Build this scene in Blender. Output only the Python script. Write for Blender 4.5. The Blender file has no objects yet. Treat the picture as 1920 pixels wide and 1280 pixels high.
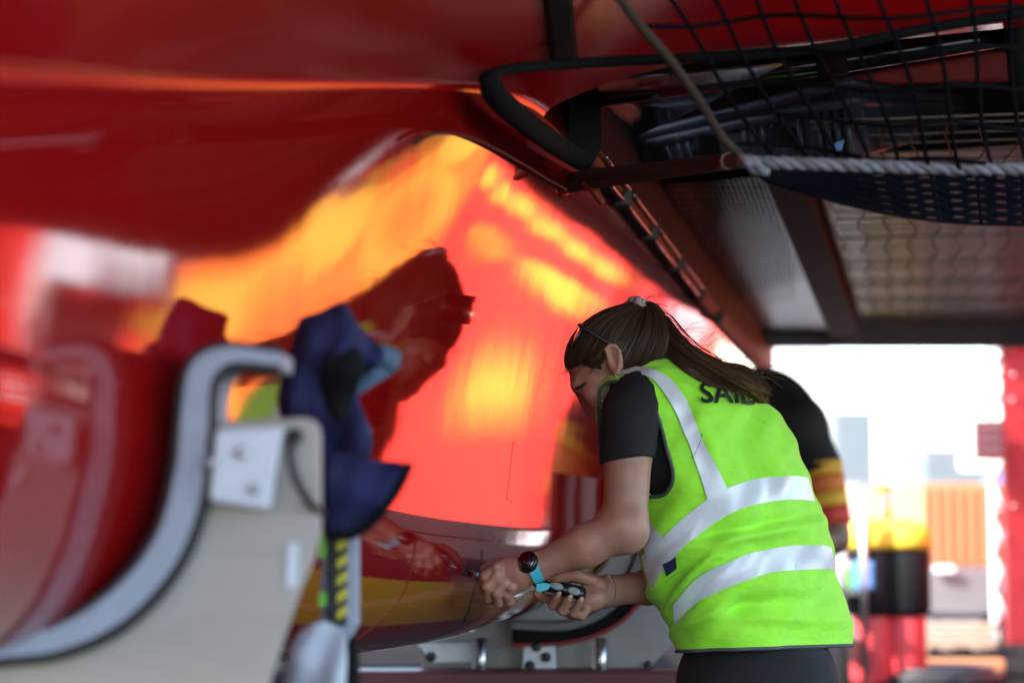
import bpy, bmesh, math, random
import numpy as np
from mathutils import Vector, Matrix
from mathutils.bvhtree import BVHTree

random.seed(7); RNG = np.random.default_rng(7)
R = math.radians
scene = bpy.context.scene
col = scene.collection

# ------------------------------------------------------------------ camera, sky, sun, exposure
CAMZ, PITCH, FPX = 1.09, math.atan(310 / 3733.0), 3733.0
cam_d = bpy.data.cameras.new("camera"); cam = bpy.data.objects.new("camera", cam_d); col.objects.link(cam)
cam.location = (0, 0, CAMZ); cam.rotation_euler = (math.pi / 2 + PITCH, 0, 0)
cam_d.sensor_width = 36; cam_d.lens = 70; cam_d.clip_start = 0.05; cam_d.clip_end = 2000
cam_d.dof.use_dof = True; cam_d.dof.focus_distance = 3.52; cam_d.dof.aperture_fstop = 2.7
scene.camera = cam

SUN_DIR = Vector((-0.80, -0.42, 0.75)).normalized()
SUN_EL = math.asin(SUN_DIR.z); SUN_AZ = math.atan2(SUN_DIR.x, SUN_DIR.y)
world = bpy.data.worlds.new("World"); scene.world = world; world.use_nodes = True
nt = world.node_tree; nt.nodes.clear()
sky = nt.nodes.new("ShaderNodeTexSky"); sky.sky_type = 'NISHITA'; sky.sun_disc = False
sky.sun_elevation = SUN_EL; sky.sun_rotation = SUN_AZ; sky.air_density = 1.0; sky.dust_density = 1.0
bgn = nt.nodes.new("ShaderNodeBackground"); bgn.inputs[1].default_value = 0.15
wo = nt.nodes.new("ShaderNodeOutputWorld")
nt.links.new(sky.outputs[0], bgn.inputs[0]); nt.links.new(bgn.outputs[0], wo.inputs[0])
sun_d = bpy.data.lights.new("sun", 'SUN'); sun_d.energy = 2.3; sun_d.angle = R(0.53); sun_d.color = (1, .94, .86)
sun = bpy.data.objects.new("sun", sun_d); col.objects.link(sun)
sun.rotation_euler = SUN_DIR.to_track_quat('Z', 'Y').to_euler()
scene.view_settings.view_transform = 'Standard'; scene.view_settings.look = 'None'
scene.view_settings.gamma = 1; scene.view_settings.use_curve_mapping = False
scene.view_settings.exposure = 2.8
scene.render.engine = 'CYCLES'
scene.cycles.max_bounces = 8; scene.cycles.glossy_bounces = 5; scene.cycles.caustics_reflective = False
scene.cycles.use_denoising = True

# ------------------------------------------------------------------ helpers
FW = Vector((0, math.cos(PITCH), math.sin(PITCH))); UPV = Vector((0, -math.sin(PITCH), math.cos(PITCH)))
def W(x, y, D):
    "a point seen at photo pixel x, y and D metres down the lens axis"
    return Vector((0, 0, CAMZ)) + FW * D + Vector(((x - 960) / FPX * D, 0, 0)) + UPV * ((640 - y) / FPX * D)
def ray(x, y):
    d = FW + Vector(((x - 960) / FPX, 0, 0)) + UPV * ((640 - y) / FPX)
    return Vector((0, 0, CAMZ)), d.normalized()
def Wz(x, y, z):
    o, d = ray(x, y); return o + d * ((z - o.z) / d.z)
def proj(p):
    q = Vector(p) - Vector((0, 0, CAMZ)); D = q.dot(FW)
    return 960 + q.x / D * FPX, 640 - q.dot(UPV) / D * FPX

def mat(name, color, rough=.5, metal=0., coat=0., coat_ior=1.5, spec=.5, noise=None, bump=None, sheen=0.):
    m = bpy.data.materials.new(name); m.use_nodes = True; t = m.node_tree; b = t.nodes["Principled BSDF"]
    b.inputs["Base Color"].default_value = (*color, 1); b.inputs["Roughness"].default_value = rough
    b.inputs["Metallic"].default_value = metal; b.inputs["Coat Weight"].default_value = coat
    b.inputs["Coat IOR"].default_value = coat_ior; b.inputs["Coat Roughness"].default_value = .015
    b.inputs["Specular IOR Level"].default_value = spec
    if sheen: b.inputs["Sheen Weight"].default_value = sheen
    tc = t.nodes.new("ShaderNodeTexCoord")
    def nz(scale, stretch, detail=4):
        mp = t.nodes.new("ShaderNodeMapping"); mp.inputs["Scale"].default_value = stretch
        n = t.nodes.new("ShaderNodeTexNoise"); n.inputs["Scale"].default_value = scale; n.inputs["Detail"].default_value = detail
        t.links.new(tc.outputs["Object"], mp.inputs[0]); t.links.new(mp.outputs[0], n.inputs["Vector"]); return n
    if noise:                                   # (scale, darker factor, stretch)
        n = nz(noise[0], noise[2] if len(noise) > 2 else (1, 1, 1), 6)
        rp = t.nodes.new("ShaderNodeValToRGB"); rp.color_ramp.elements[0].position = .3; rp.color_ramp.elements[1].position = .7
        rp.color_ramp.elements[0].color = (*[c * noise[1] for c in color], 1); rp.color_ramp.elements[1].color = (*color, 1)
        t.links.new(n.outputs["Fac"], rp.inputs[0]); t.links.new(rp.outputs[0], b.inputs["Base Color"])
        mr = t.nodes.new("ShaderNodeMapRange"); mr.inputs["To Min"].default_value = rough * .85; mr.inputs["To Max"].default_value = min(1, rough * 1.15)
        t.links.new(n.outputs["Fac"], mr.inputs[0]); t.links.new(mr.outputs[0], b.inputs["Roughness"])
    if bump:                                    # list of (scale, stretch, strength, distance)
        prev = None
        for s, st, k, dist in bump:
            n = nz(s, st, 3); bp = t.nodes.new("ShaderNodeBump"); bp.inputs["Strength"].default_value = k; bp.inputs["Distance"].default_value = dist
            t.links.new(n.outputs["Fac"], bp.inputs["Height"])
            if prev: t.links.new(prev.outputs[0], bp.inputs["Normal"])
            prev = bp
        t.links.new(prev.outputs[0], b.inputs["Normal"])
        if coat: t.links.new(prev.outputs[0], b.inputs["Coat Normal"])
    return m

def link(name, me, m, parent=None, smooth=False):
    o = bpy.data.objects.new(name, me); col.objects.link(o)
    if m is not None:
        for k in (m if isinstance(m, (list, tuple)) else [m]): me.materials.append(k)
    if smooth: me.polygons.foreach_set("use_smooth", [True] * len(me.polygons))
    if parent: o.parent = parent; o.matrix_parent_inverse = Matrix.Translation(-parent.location)
    return o
def pyd(name, v, f, m, parent=None, smooth=False):
    me = bpy.data.meshes.new(name); me.from_pydata([tuple(p) for p in v], [], f); me.update()
    return link(name, me, m, parent, smooth)
def bmo(name, bm, m, parent=None, smooth=False):
    bmesh.ops.recalc_face_normals(bm, faces=bm.faces[:])
    me = bpy.data.meshes.new(name); bm.to_mesh(me); bm.free(); return link(name, me, m, parent, smooth)
def thing(name, label, cat, loc=(0, 0, 0), group=None):
    o = bpy.data.objects.new(name, None); col.objects.link(o); o.location = loc; o.empty_display_size = .1
    tag(o, label, cat, group); return o
def tag(o, label=None, cat=None, group=None, kind=None):
    if label: o['label'] = label
    if cat: o['category'] = cat
    if group: o['group'] = group
    if kind: o['kind'] = kind
    return o

def box(bm, lo, hi, bev=0.0):
    r = bmesh.ops.create_cube(bm, size=1); vs = r['verts']
    for v in vs:
        v.co = Vector([lo[i] + (v.co[i] + .5) * (hi[i] - lo[i]) for i in range(3)])
    if bev:
        es = list({e for v in vs for e in v.link_edges})
        bmesh.ops.bevel(bm, geom=es, offset=bev, segments=2, affect='EDGES', profile=.5)
def obox(bm, c, half, rotz=0, bev=0.0, M=None):
    r = bmesh.ops.create_cube(bm, size=2); vs = r['verts']
    T = M if M is not None else Matrix.Rotation(rotz, 3, 'Z')
    for v in vs: v.co = Vector((v.co.x * half[0], v.co.y * half[1], v.co.z * half[2]))
    if bev:
        es = list({e for v in vs for e in v.link_edges})
        g = bmesh.ops.bevel(bm, geom=es, offset=bev, segments=2, affect='EDGES', profile=.5)
        vs = list({v for f in g['faces'] for v in f.verts} | {v for v in vs if v.is_valid})
        allv = set(vs)
        for v in list(allv):
            for e in v.link_edges: allv.add(e.other_vert(v))
        vs = list(allv)
    for v in vs: v.co = T @ v.co + Vector(c)
def catmull(P, n):
    P = [Vector(p) for p in P]; out = []
    Q = [P[0] * 2 - P[1]] + P + [P[-1] * 2 - P[-2]]
    for i in range(1, len(Q) - 2):
        for k in range(n):
            t = k / n; a, b, c, d = Q[i - 1], Q[i], Q[i + 1], Q[i + 2]
            out.append(.5 * ((2 * b) + (c - a) * t + (2 * a - 5 * b + 4 * c - d) * t * t + (3 * b - a - 3 * c + d) * t ** 3))
    out.append(P[-1]); return out
def tube_vf(P, r, n=8, V=None, F=None, caps=True):
    V = [] if V is None else V; F = [] if F is None else F
    P = [Vector(p) for p in P]; rr = r if isinstance(r, (list, tuple)) else [r] * len(P); base = len(V); u = None
    for i, p in enumerate(P):
        t = (P[min(i + 1, len(P) - 1)] - P[max(i - 1, 0)]).normalized()
        if u is None:
            u = t.orthogonal().normalized()
        u = (u - t * u.dot(t)); u = u.normalized() if u.length > 1e-6 else t.orthogonal().normalized(); w = t.cross(u)
        for k in range(n):
            a = 2 * math.pi * k / n; V.append(p + (u * math.cos(a) + w * math.sin(a)) * rr[i])
    for i in range(len(P) - 1):
        for k in range(n):
            F.append((base + i * n + k, base + i * n + (k + 1) % n, base + (i + 1) * n + (k + 1) % n, base + (i + 1) * n + k))
    if caps:
        F.append(tuple(base + k for k in range(n - 1, -1, -1))); F.append(tuple(base + (len(P) - 1) * n + k for k in range(n)))
    return V, F
def tube(name, P, r, m, parent=None, n=8):
    V, F = tube_vf(P, r, n); return pyd(name, V, F, m, parent, True)
def prism(name, poly_px, D, thick, m, parent=None, bev=.0):
    "a board: outline at depth D (number or one per corner), thickness away from the viewer"
    Ds = D if isinstance(D, (list, tuple)) else [D] * len(poly_px)
    bm = bmesh.new(); vs = [bm.verts.new(W(x, y, d)) for (x, y), d in zip(poly_px, Ds)]
    f = bm.faces.new(vs); g = bmesh.ops.extrude_face_region(bm, geom=[f])
    for e in g['geom']:
        if isinstance(e, bmesh.types.BMVert): e.co += Vector((0, thick, 0))
    if bev: bmesh.ops.bevel(bm, geom=bm.edges[:], offset=bev, segments=2, affect='EDGES', profile=.5)
    return bmo(name, bm, m, parent)
def quadplate(name, pts, thick, m, parent=None, up=Vector((0, 0, 1))):
    bm = bmesh.new(); vs = [bm.verts.new(p) for p in pts]; f = bm.faces.new(vs)
    g = bmesh.ops.extrude_face_region(bm, geom=[f])
    for e in g['geom']:
        if isinstance(e, bmesh.types.BMVert): e.co += up * thick
    return bmo(name, bm, m, parent)
def lathe(name, prof, c, m, parent=None, n=24, axis=Vector((0, 0, 1))):
    q = axis.to_track_quat('Z', 'Y'); V = []; F = []
    for r, z in prof:
        for k in range(n):
            a = 2 * math.pi * k / n; V.append(Vector(c) + q @ Vector((r * math.cos(a), r * math.sin(a), z)))
    for i in range(len(prof) - 1):
        for k in range(n): F.append((i * n + k, i * n + (k + 1) % n, (i + 1) * n + (k + 1) % n, (i + 1) * n + k))
    F.append(tuple(range(n - 1, -1, -1))); F.append(tuple((len(prof) - 1) * n + k for k in range(n)))
    return pyd(name, V, F, m, parent, True)

# --- signed distance shapes -> one continuous surface (naive surface nets)
def sdf_mesh(prims, h, pad=.02):
    lo = np.min([p['lo'] for p in prims], 0) - pad; hi = np.max([p['hi'] for p in prims], 0) + pad
    n = np.ceil((hi - lo) / h).astype(int) + 1
    F = np.full(n, .5, np.float32)
    for p in prims:
        k = p['k']; a = np.maximum(((p['lo'] - lo - k - 3 * h) / h).astype(int), 0); b = np.minimum(((p['hi'] - lo + k + 3 * h) / h).astype(int) + 1, n)
        ax = [lo[i] + h * np.arange(a[i], b[i], dtype=np.float32) for i in range(3)]
        X = np.stack(np.meshgrid(*ax, indexing='ij'), -1).astype(np.float32)
        d = p['f'](X); S = F[a[0]:b[0], a[1]:b[1], a[2]:b[2]]
        if p.get('sub'):
            F[a[0]:b[0], a[1]:b[1], a[2]:b[2]] = np.maximum(S, -d)
        else:
            hh = np.clip(.5 + .5 * (S - d) / k, 0, 1)
            F[a[0]:b[0], a[1]:b[1], a[2]:b[2]] = S * (1 - hh) + d * hh - k * hh * (1 - hh)
    return nets(F, lo, h)
def nets(F, lo, h):
    s = F < 0; c = np.zeros(np.array(F.shape) - 1, np.int8)
    sl = lambda o: tuple(slice(o[i], F.shape[i] - 1 + o[i]) for i in range(3))
    for o in np.ndindex(2, 2, 2): c += s[sl(o)]
    act = np.argwhere((c > 0) & (c < 8)); idx = np.full(c.shape, -1, np.int64); idx[tuple(act.T)] = np.arange(len(act))
    acc = np.zeros((len(act), 3)); cnt = np.zeros(len(act))
    for ax in range(3):
        for o in np.ndindex(2, 2):
            p0 = np.insert(np.array(o), ax, 0); p1 = p0.copy(); p1[ax] = 1
            A = F[tuple((act + p0).T)]; B = F[tuple((act + p1).T)]; mk = (A < 0) != (B < 0)
            t = np.where(mk, A / np.where(mk, A - B, 1), 0); q = p0 + t[:, None] * (p1 - p0)
            acc += q * mk[:, None]; cnt += mk
    V = lo + h * (act + acc / cnt[:, None]); Q = []
    for ax in range(3):
        u, v = (ax + 1) % 3, (ax + 2) % 3
        a = [slice(1, -1)] * 3; a[ax] = slice(0, -1); b = [slice(1, -1)] * 3; b[ax] = slice(1, None)
        a, b = tuple(a), tuple(b); ch = s[a] != s[b]; e = np.argwhere(ch); e[:, u] += 1; e[:, v] += 1
        inside = s[tuple(e.T)]; eu = np.zeros(3, int); eu[u] = 1; ev = np.zeros(3, int); ev[v] = 1
        g = lambda w: idx[tuple((e - w).T)]
        q = np.stack([g(eu + ev), g(ev), g(np.zeros(3, int)), g(eu)], 1); q[~inside] = q[~inside][:, ::-1]; Q.append(q)
    Q = np.concatenate(Q); Q = Q[(Q >= 0).all(1)]
    return V, Q
def np_mesh(name, V, Q, m, parent=None):
    me = bpy.data.meshes.new(name); me.vertices.add(len(V)); me.vertices.foreach_set("co", np.asarray(V, np.float32).ravel())
    me.loops.add(Q.size); me.loops.foreach_set("vertex_index", Q.astype(np.int32).ravel())
    me.polygons.add(len(Q)); me.polygons.foreach_set("loop_start", np.arange(0, Q.size, Q.shape[1], dtype=np.int32))
    me.update(calc_edges=True); me.validate(); return link(name, me, m, parent, True)
def cap(a, b, ra, rb=None, k=.012):
    a = np.array(a, np.float32); b = np.array(b, np.float32); rb = ra if rb is None else rb
    def f(X):
        ab = b - a; t = np.clip(((X - a) @ ab) / (ab @ ab + 1e-12), 0, 1)
        return np.linalg.norm(X - a - t[..., None] * ab, axis=-1) - (ra + (rb - ra) * t)
    m = max(ra, rb); return dict(f=f, lo=np.minimum(a, b) - m, hi=np.maximum(a, b) + m, k=k)
def ell(c, axes, rad, k=.015):
    c = np.array(c, np.float32); A = np.array([list(Vector(x).normalized()) for x in axes], np.float32); rad = np.array(rad, np.float32)
    def f(X):
        q = (X - c) @ A.T; k0 = np.linalg.norm(q / rad, axis=-1); k1 = np.linalg.norm(q / rad ** 2, axis=-1) + 1e-9
        return k0 * (k0 - 1) / k1
    m = rad.max(); return dict(f=f, lo=c - m, hi=c + m, k=k)
def chain(P, rs, k=.006):
    return [cap(P[i], P[i + 1], rs[i], rs[i + 1], k) for i in range(len(P) - 1)]
def dirpx(dx, dup, dd=0.):
    "direction given in photo terms: right, up, away"
    return (Vector((1, 0, 0)) * dx + UPV * dup + FW * dd).normalized()

# ------------------------------------------------------------------ materials
M = {}
STREAK = [(240, (1, 1, .05), .10, .00035), (3.0, (1.2, 1, .35), .06, .012)]
M['red'] = mat('red_gloss_paint', (.28, .004, .005), .06, spec=.12, coat=1, coat_ior=1.55, bump=STREAK)
M['redsatin'] = mat('red_satin_paint', (.42, .004, .005), .16, coat=.16, coat_ior=1.4, spec=.18, bump=STREAK[1:])
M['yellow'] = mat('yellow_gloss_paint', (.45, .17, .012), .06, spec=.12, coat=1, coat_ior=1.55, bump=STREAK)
M['carbon'] = mat('carbon_gloss', (.010, .010, .011), .26, spec=.30, noise=(220, .6), bump=[(5, (1, 1, 1), .05, .01)])
M['underside'] = mat('carbon_underside', (.008, .008, .009), .55, spec=.12, noise=(30, .6))
M['carbon2'] = mat('carbon_polished', (.010, .010, .011), .14, coat=.5, coat_ior=1.45, noise=(220, .6), bump=[(5, (1, 1, 1), .08, .01)])
M['netblue'] = mat('navy_net', (.005, .006, .012), .9, spec=.1); M['redrope'] = mat('orange_red_cord', (.22, .03, .012), .6); M['redrope2'] = mat('dark_cord', (.05, .008, .006), .5)
M['redgloss'] = mat('red_anodised', (.5, .03, .01), .25, metal=.6); M['redflat'] = mat('red_satin_panel', (.55, .06, .05), .5)
M['navytag'] = mat('navy_tag', (.03, .04, .12), .6, noise=(240, .4)); M['turqmetal'] = mat('turquoise_metal', (.15, .5, .62), .25, metal=.7)
M['blackmat2'] = mat('dark_top_cloth', (.014, .012, .012), .8, noise=(20, .5)); M['darkskin'] = mat('tanned_skin', (.20, .10, .06), .5)
M['blackmat'] = mat('black_matt', (.008, .008, .009), .7, spec=.2, noise=(60, .6))
M['blackfoam'] = mat('black_foam', (.008, .0085, .010), .85, spec=.15, noise=(90, .6), bump=[(160, (1, 1, 1), .3, .002)])
M['rubber'] = mat('black_rubber', (.018, .018, .02), .5, noise=(40, .7))
M['ply'] = mat('plywood_board', (.42, .38, .34), .55, noise=(7, .88, (1, 1, 5)), bump=[(30, (1, 1, 6), .1, .002)])
M['foamgrey'] = mat('grey_lining', (.36, .41, .50), .5, noise=(25, .85))
M['platewhite'] = mat('white_plate', (.66, .71, .78), .45, noise=(18, .9))
M['steel'] = mat('steel', (.55, .56, .58), .28, metal=1, noise=(40, .8))
M['greyply'] = mat('grey_board', (.30, .29, .29), .6, noise=(9, .85))
M['navy'] = mat('navy_cloth', (.012, .015, .085), .9, noise=(14, .6), bump=[(300, (1, 1, 1), .3, .001), (22, (1, 1, 1), .5, .012)])
M['bluegrey'] = mat('bluegrey_cloth', (.10, .17, .25), .8, noise=(14, .7), bump=[(22, (1, 1, 1), .5, .012)])
M['whitecloth'] = mat('white_cloth', (.55, .60, .68), .8, noise=(9, .85), bump=[(14, (1, 1, 1), .5, .02)])
M['hazy'] = mat('hazard_yellow', (.62, .55, .04), .5); M['green'] = mat('green_tag', (.18, .55, .06), .5)
M['skin'] = mat('skin', (.43, .225, .155), .5, noise=(46, .76), bump=[(420, (1, 1, 1), .2, .0008), (120, (1, 1, 1), .15, .0015)])
M['skin'].node_tree.nodes["Principled BSDF"].inputs["Subsurface Weight"].default_value = .12
M['skin'].node_tree.nodes["Principled BSDF"].inputs["Subsurface Radius"].default_value = (.012, .004, .002)
_t = M['skin'].node_tree; _b = _t.nodes["Principled BSDF"]; _src = _b.inputs["Base Color"].links[0].from_socket
_n = _t.nodes.new("ShaderNodeTexNoise"); _n.inputs["Scale"].default_value = 17; _n.inputs["Detail"].default_value = 5
_tc = _t.nodes.new("ShaderNodeTexCoord"); _t.links.new(_tc.outputs["Object"], _n.inputs["Vector"])
_r = _t.nodes.new("ShaderNodeMapRange"); _r.inputs["From Min"].default_value = .42; _r.inputs["From Max"].default_value = .68; _r.inputs["To Max"].default_value = .45; _t.links.new(_n.outputs["Fac"], _r.inputs[0])
_m = _t.nodes.new("ShaderNodeMix"); _m.data_type = 'RGBA'; _m.inputs[7].default_value = (.46, .17, .12, 1); _t.links.new(_r.outputs[0], _m.inputs[0]); _t.links.new(_src, _m.inputs[6]); _t.links.new(_m.outputs[2], _b.inputs["Base Color"])
M['vest'] = mat('hivis_vest', (.36, .95, .03), .7, noise=(22, .88), bump=[(520, (1, 1, 1), .18, .0008), (9, (1, .6, 1.6), .55, .018), (26, (1, 1, 2), .45, .006), (60, (1, 2, 1), .25, .003)], sheen=.15)
M['reflect'] = mat('reflective_tape', (.72, .75, .80), .40, metal=.1, noise=(60, .93), bump=[(700, (1, 1, 1), .1, .0005), (9, (1, .6, 1.6), .16, .018)])
M['binding'] = mat('grey_binding', (.07, .075, .085), .7)
M['shirt'] = mat('black_shirt', (.009, .009, .010), .85, noise=(30, .7), bump=[(600, (1, 1, 1), .2, .0006), (13, (1, 1, 1), .35, .014)])
M['trouser'] = mat('black_trousers', (.010, .010, .012), .85, noise=(30, .7), bump=[(11, (1, 1, .5), .4, .014)])
M['print'] = mat('black_print', (.012, .02, .018), .6)
M['turq'] = mat('turquoise_strap', (.06, .50, .60), .5)
M['black'] = mat('black_plastic', (.010, .010, .011), .3)
M['greygrip'] = mat('grey_grip', (.28, .32, .34), .55)
M['scrunch'] = mat('white_scrunchie', (.50, .46, .47), .8, bump=[(60, (1, 1, 1), .5, .006)])
M['glass'] = mat('dark_lens', (.006, .006, .007), .05, coat=1)
M['rope'] = mat('tan_rope', (.075, .050, .034), .85, noise=(150, .5), bump=[(400, (1, 1, 1), .5, .002)])
M['ropewhite'] = mat('white_rope', (.30, .31, .36), .8, noise=(120, .6))
M['net'] = mat('black_net', (.004, .004, .006), .9, spec=.1)
M['netbrown'] = mat('brown_net', (.09, .06, .045), .7)
M['slat'] = mat('tan_batten', (.17, .13, .10), .45)
M['crate'] = mat('dark_crate_plastic', (.055, .072, .105), .42, noise=(12, .7))
M['brown'] = mat('dark_brown_beam', (.020, .010, .009), .65, spec=.1)
M['conc'] = mat('asphalt_yard', (.022, .0213, .021), .95, spec=0.0, noise=(1.7, .78), bump=[(60, (1, 1, 1), .2, .004)])
M['bannerred'] = mat('banner_red', (.80, .042, .030), .7, spec=.08, noise=(2.5, .93))
M['banneryel'] = mat('banner_yellow', (.85, .36, .045), .7, spec=.08, noise=(2.5, .93))
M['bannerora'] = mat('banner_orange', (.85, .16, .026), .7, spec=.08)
M['white'] = mat('white_fabric', (.78, .78, .78), .7, noise=(3, .93)); M['pinkwhite'] = mat('pale_panel', (.70, .66, .68), .6)
M['redsteel'] = mat('red_steel', (.24, .010, .013), .55, noise=(8, .8)); M['maroon'] = mat('maroon_box', (.10, .02, .028), .5)
M['orangebox'] = mat('orange_container', (.46, .21, .09), .7, noise=(3, .9)); M['greybox'] = mat('grey_container', (.17, .17, .175), .7, noise=(3, .85))
M['timber'] = mat('timber', (.36, .27, .19), .75, noise=(6, .8)); M['pale'] = mat('pale_cladding', (.13, .15, .155), .7, noise=(2, .92))
M['bluebox'] = mat('blue_plastic', (.10, .28, .62), .5); M['yelplastic'] = mat('yellow_plastic', (.75, .48, .03), .5)
M['redplastic'] = mat('red_plastic', (.62, .05, .06), .45); M['brownstripe'] = mat('stripe_yellow', (.80, .42, .03), .7); M['redstripe'] = mat('stripe_red', (.62, .05, .03), .7)
M['orangestripe'] = mat('stripe_orange', (.72, .19, .03), .7)

# ------------------------------------------------------------------ ground
bm = bmesh.new(); bmesh.ops.create_grid(bm, x_segments=8, y_segments=8, size=600)
tag(bmo('ground', bm, M['conc']), kind='structure')
M['yard'] = mat('pale_concrete', (.20, .19, .18), .85, noise=(1.3, .8), bump=[(60, (1, 1, 1), .2, .004)])
tag(pyd('yard_and_bounce_ground', [(-80, 17, .004), (3.9, 17, .004), (15.6, 60, .004), (78, 300, .004), (-80, 300, .004), (-60, -1, .004), (-60, -60, .004), (60, -60, .004), (60, -1, .004)], [(0, 1, 2, 3, 4), (5, 6, 7, 8)], M['yard']), kind='structure')  # wedge kept out of hull reflections; patch behind camera added to bounce sunlight
M['sun_block'] = mat('sun_block_sheet', (.22, .22, .23), .8, noise=(2, .85))
sun_block = thing('sun_block_wall', 'grey sheet wall added unseen to the left of the red hull to block the sun', 'sun_block', (-2.4, 5, 0))
bm = bmesh.new(); box(bm, (-2.43, .3, 0.05), (-2.40, 13, 3.3)); bmo('sheet', bm, M['sun_block'], sun_block)  # sheet wall added out of view to stop sun passing under the hull
for y in (.3, 2.1, 5.7, 9.3, 13):
    bm = bmesh.new(); box(bm, (-2.40, y - .04, 0), (-2.32, y + .04, 3.35), .006); bmo('post', bm, M['steel'], sun_block)

# ------------------------------------------------------------------ the catamaran: hull, fairing, platform
boat = thing('catamaran', 'glossy red racing catamaran hull and dark underside of its netted platform', 'boat', (0, 3.5, .85))
def lerp(tab, x): return float(np.interp(x, [a for a, _ in tab], [b for _, b in tab]))
def smooth_tab(tab):
    xs = np.linspace(tab[0][0], tab[-1][0], 1000); ys = np.interp(xs, [a for a, _ in tab], [b for _, b in tab])
    k = np.hanning(127); k /= k.sum(); ys = np.convolve(np.pad(ys, 63, mode='reflect', reflect_type='odd'), k, mode='valid'); return list(zip(xs, ys))
ZK = smooth_tab([(.2, 1.02), (1.5, .97), (2, .935), (3, .855), (4, .82), (4.6, .825), (6, .85), (10, .95)])
ZC = smooth_tab([(.2, 1.20), (1.2, 1.36), (1.53, 1.42), (2.1, 1.53), (2.7, 1.665), (3.2, 1.755), (3.7, 1.74), (10, 1.70)])
WX = smooth_tab([(.2, -.69), (1.95, -.338), (2.8, -.19), (3.6, -.04), (5, .235), (10, 1.22)])
TAU = smooth_tab([(.2, 3.5), (1.9, 4.9), (2.28, 6.0), (2.47, 8.6), (2.62, 12.8), (2.87, 17.4), (3.54, 18), (4.14, 17.4), (6, 14.5), (10, 13)])
ZG = np.linspace(.9, 2.1, 481); _S = np.interp(ZG, [1.03, 1.10, 1.46, 1.52], [0, .09, .95, 1]); _k = np.hanning(43); _S = np.convolve(np.pad(_S, 21, mode='edge'), _k / _k.sum(), mode='valid')
def wall_x(Y, z):
    t = np.tan(np.radians(lerp(TAU, Y) * _S)); c = np.concatenate([[0], np.cumsum((t[1:] + t[:-1]) * .5 * .0025)])
    return lerp(WX, Y) + float(np.interp(z, ZG, c))
YS = np.concatenate([np.linspace(.3, 1.4, 14)[:-1], np.linspace(1.4, 4.8, 240)[:-1], np.linspace(4.8, 9.6, 60)]); NS = len(YS)
def section(Y):
    zk, zc, w = lerp(ZK, Y), lerp(ZC, Y), lerp(WX, Y); rx, rz = .22, .25; pts = []
    pts.append((w - .34, zk)); pts.append((w - .28, zk + .0005))
    for a in np.linspace(0, math.pi / 2, 26):
        pts.append((w - rx + rx * math.sin(a) ** .92, zk + rz * (1 - math.cos(a) ** .92)))
    for z in np.linspace(zk + rz, zc, 56)[1:]: pts.append((wall_x(Y, z), z))
    return pts
V, F, MI = [], [], []
for Y in YS:
    for x, z in section(Y): V.append((x, Y, z))
npn = len(V) // NS
for i in range(NS - 1):
    for j in range(npn - 1):
        F.append((i * npn + j, i * npn + j + 1, (i + 1) * npn + j + 1, (i + 1) * npn + j))
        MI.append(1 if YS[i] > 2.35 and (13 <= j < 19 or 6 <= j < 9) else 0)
hull = pyd('hull', V, F, [M['red'], M['yellow']], boat, True)
hull.data.polygons.foreach_set('material_index', MI)
bm = bmesh.new()                                  # inboard side, deck and closed ends
prev = None
for Y in np.linspace(.3, 9.6, 30):
    s = section(Y); w = lerp(WX, Y); top = 2.02
    ring = [bm.verts.new(p) for p in ((s[-1][0] - .012, Y, s[-1][1]), (s[-1][0] - .10, Y, top), (w - .75, Y, top), (w - .70, Y, 1.2), (w - .5, Y, s[0][1] + .02), (s[0][0], Y, s[0][1]))]
    if prev:
        for a in range(5): bm.faces.new((prev[a], prev[a + 1], ring[a + 1], ring[a]))
    prev = ring
bmo('deck_shell', bm, M['red'], boat)

# fairing: from the crease out and over to the crossbeam
TILT = smooth_tab([(.2, 42), (1.5, 44), (2.2, 50), (2.7, 56), (3.35, 58)])
V, F = [], []; FY = np.linspace(.3, 3.30, 70); NF = 0
for Y in FY:
    zc = lerp(ZC, Y); x0 = wall_x(Y, zc); a0 = R(lerp(TAU, Y)); a1 = R(lerp(TILT, Y)); x, z = x0, zc; row = [(x, Y, z)]
    for k in range(10):                           # tight concave turn
        a = a0 + (a1 - a0) * (k + 1) / 10; x += .0022 * math.sin(a); z += .0022 * math.cos(a); row.append((x, Y, z))
    for k in range(26):
        st = .02 + .012 * k; a = a1 + (R(84) - a1) * min(1, (k + 1) / np.interp(Y, [1.8, 2.5, 3.2], [60, 30, 7])); x += st * math.sin(a); z += st * math.cos(a); row.append((x, Y, z))
    V += row; NF = len(row)
for i in range(len(FY) - 1):
    for j in range(NF - 1): F.append((i * NF + j, i * NF + j + 1, (i + 1) * NF + j + 1, (i + 1) * NF + j))
fairing = pyd('crossbeam_fairing', V, F, M['redsatin'], boat, True)
bm = bmesh.new()                                  # aft face and top of the crossbeam
rear = V[-NF:]; rv = [bm.verts.new(p) for p in rear]; tv = [bm.verts.new((p[0], p[1] + .03, max(2.34, p[2] + .1))) for p in rear]
for j in range(NF - 1): bm.faces.new((rv[j], rv[j + 1], tv[j + 1], tv[j]))
a, b = tv[0], tv[-1]
c = bm.verts.new((b.co.x, .3, 2.5)); d = bm.verts.new((-.9, .3, 2.5)); e = bm.verts.new((-.9, 3.33, 2.36))
bm.faces.new(tv + [c, d, e]); bmo('crossbeam_top', bm, M['red'], boat)

ZN, XR = 1.87, 2.7                                # platform underside height and outboard edge
def lip(Y): return Vector((wall_x(Y, lerp(ZC, Y)) + .004, Y, lerp(ZC, Y)))
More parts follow.
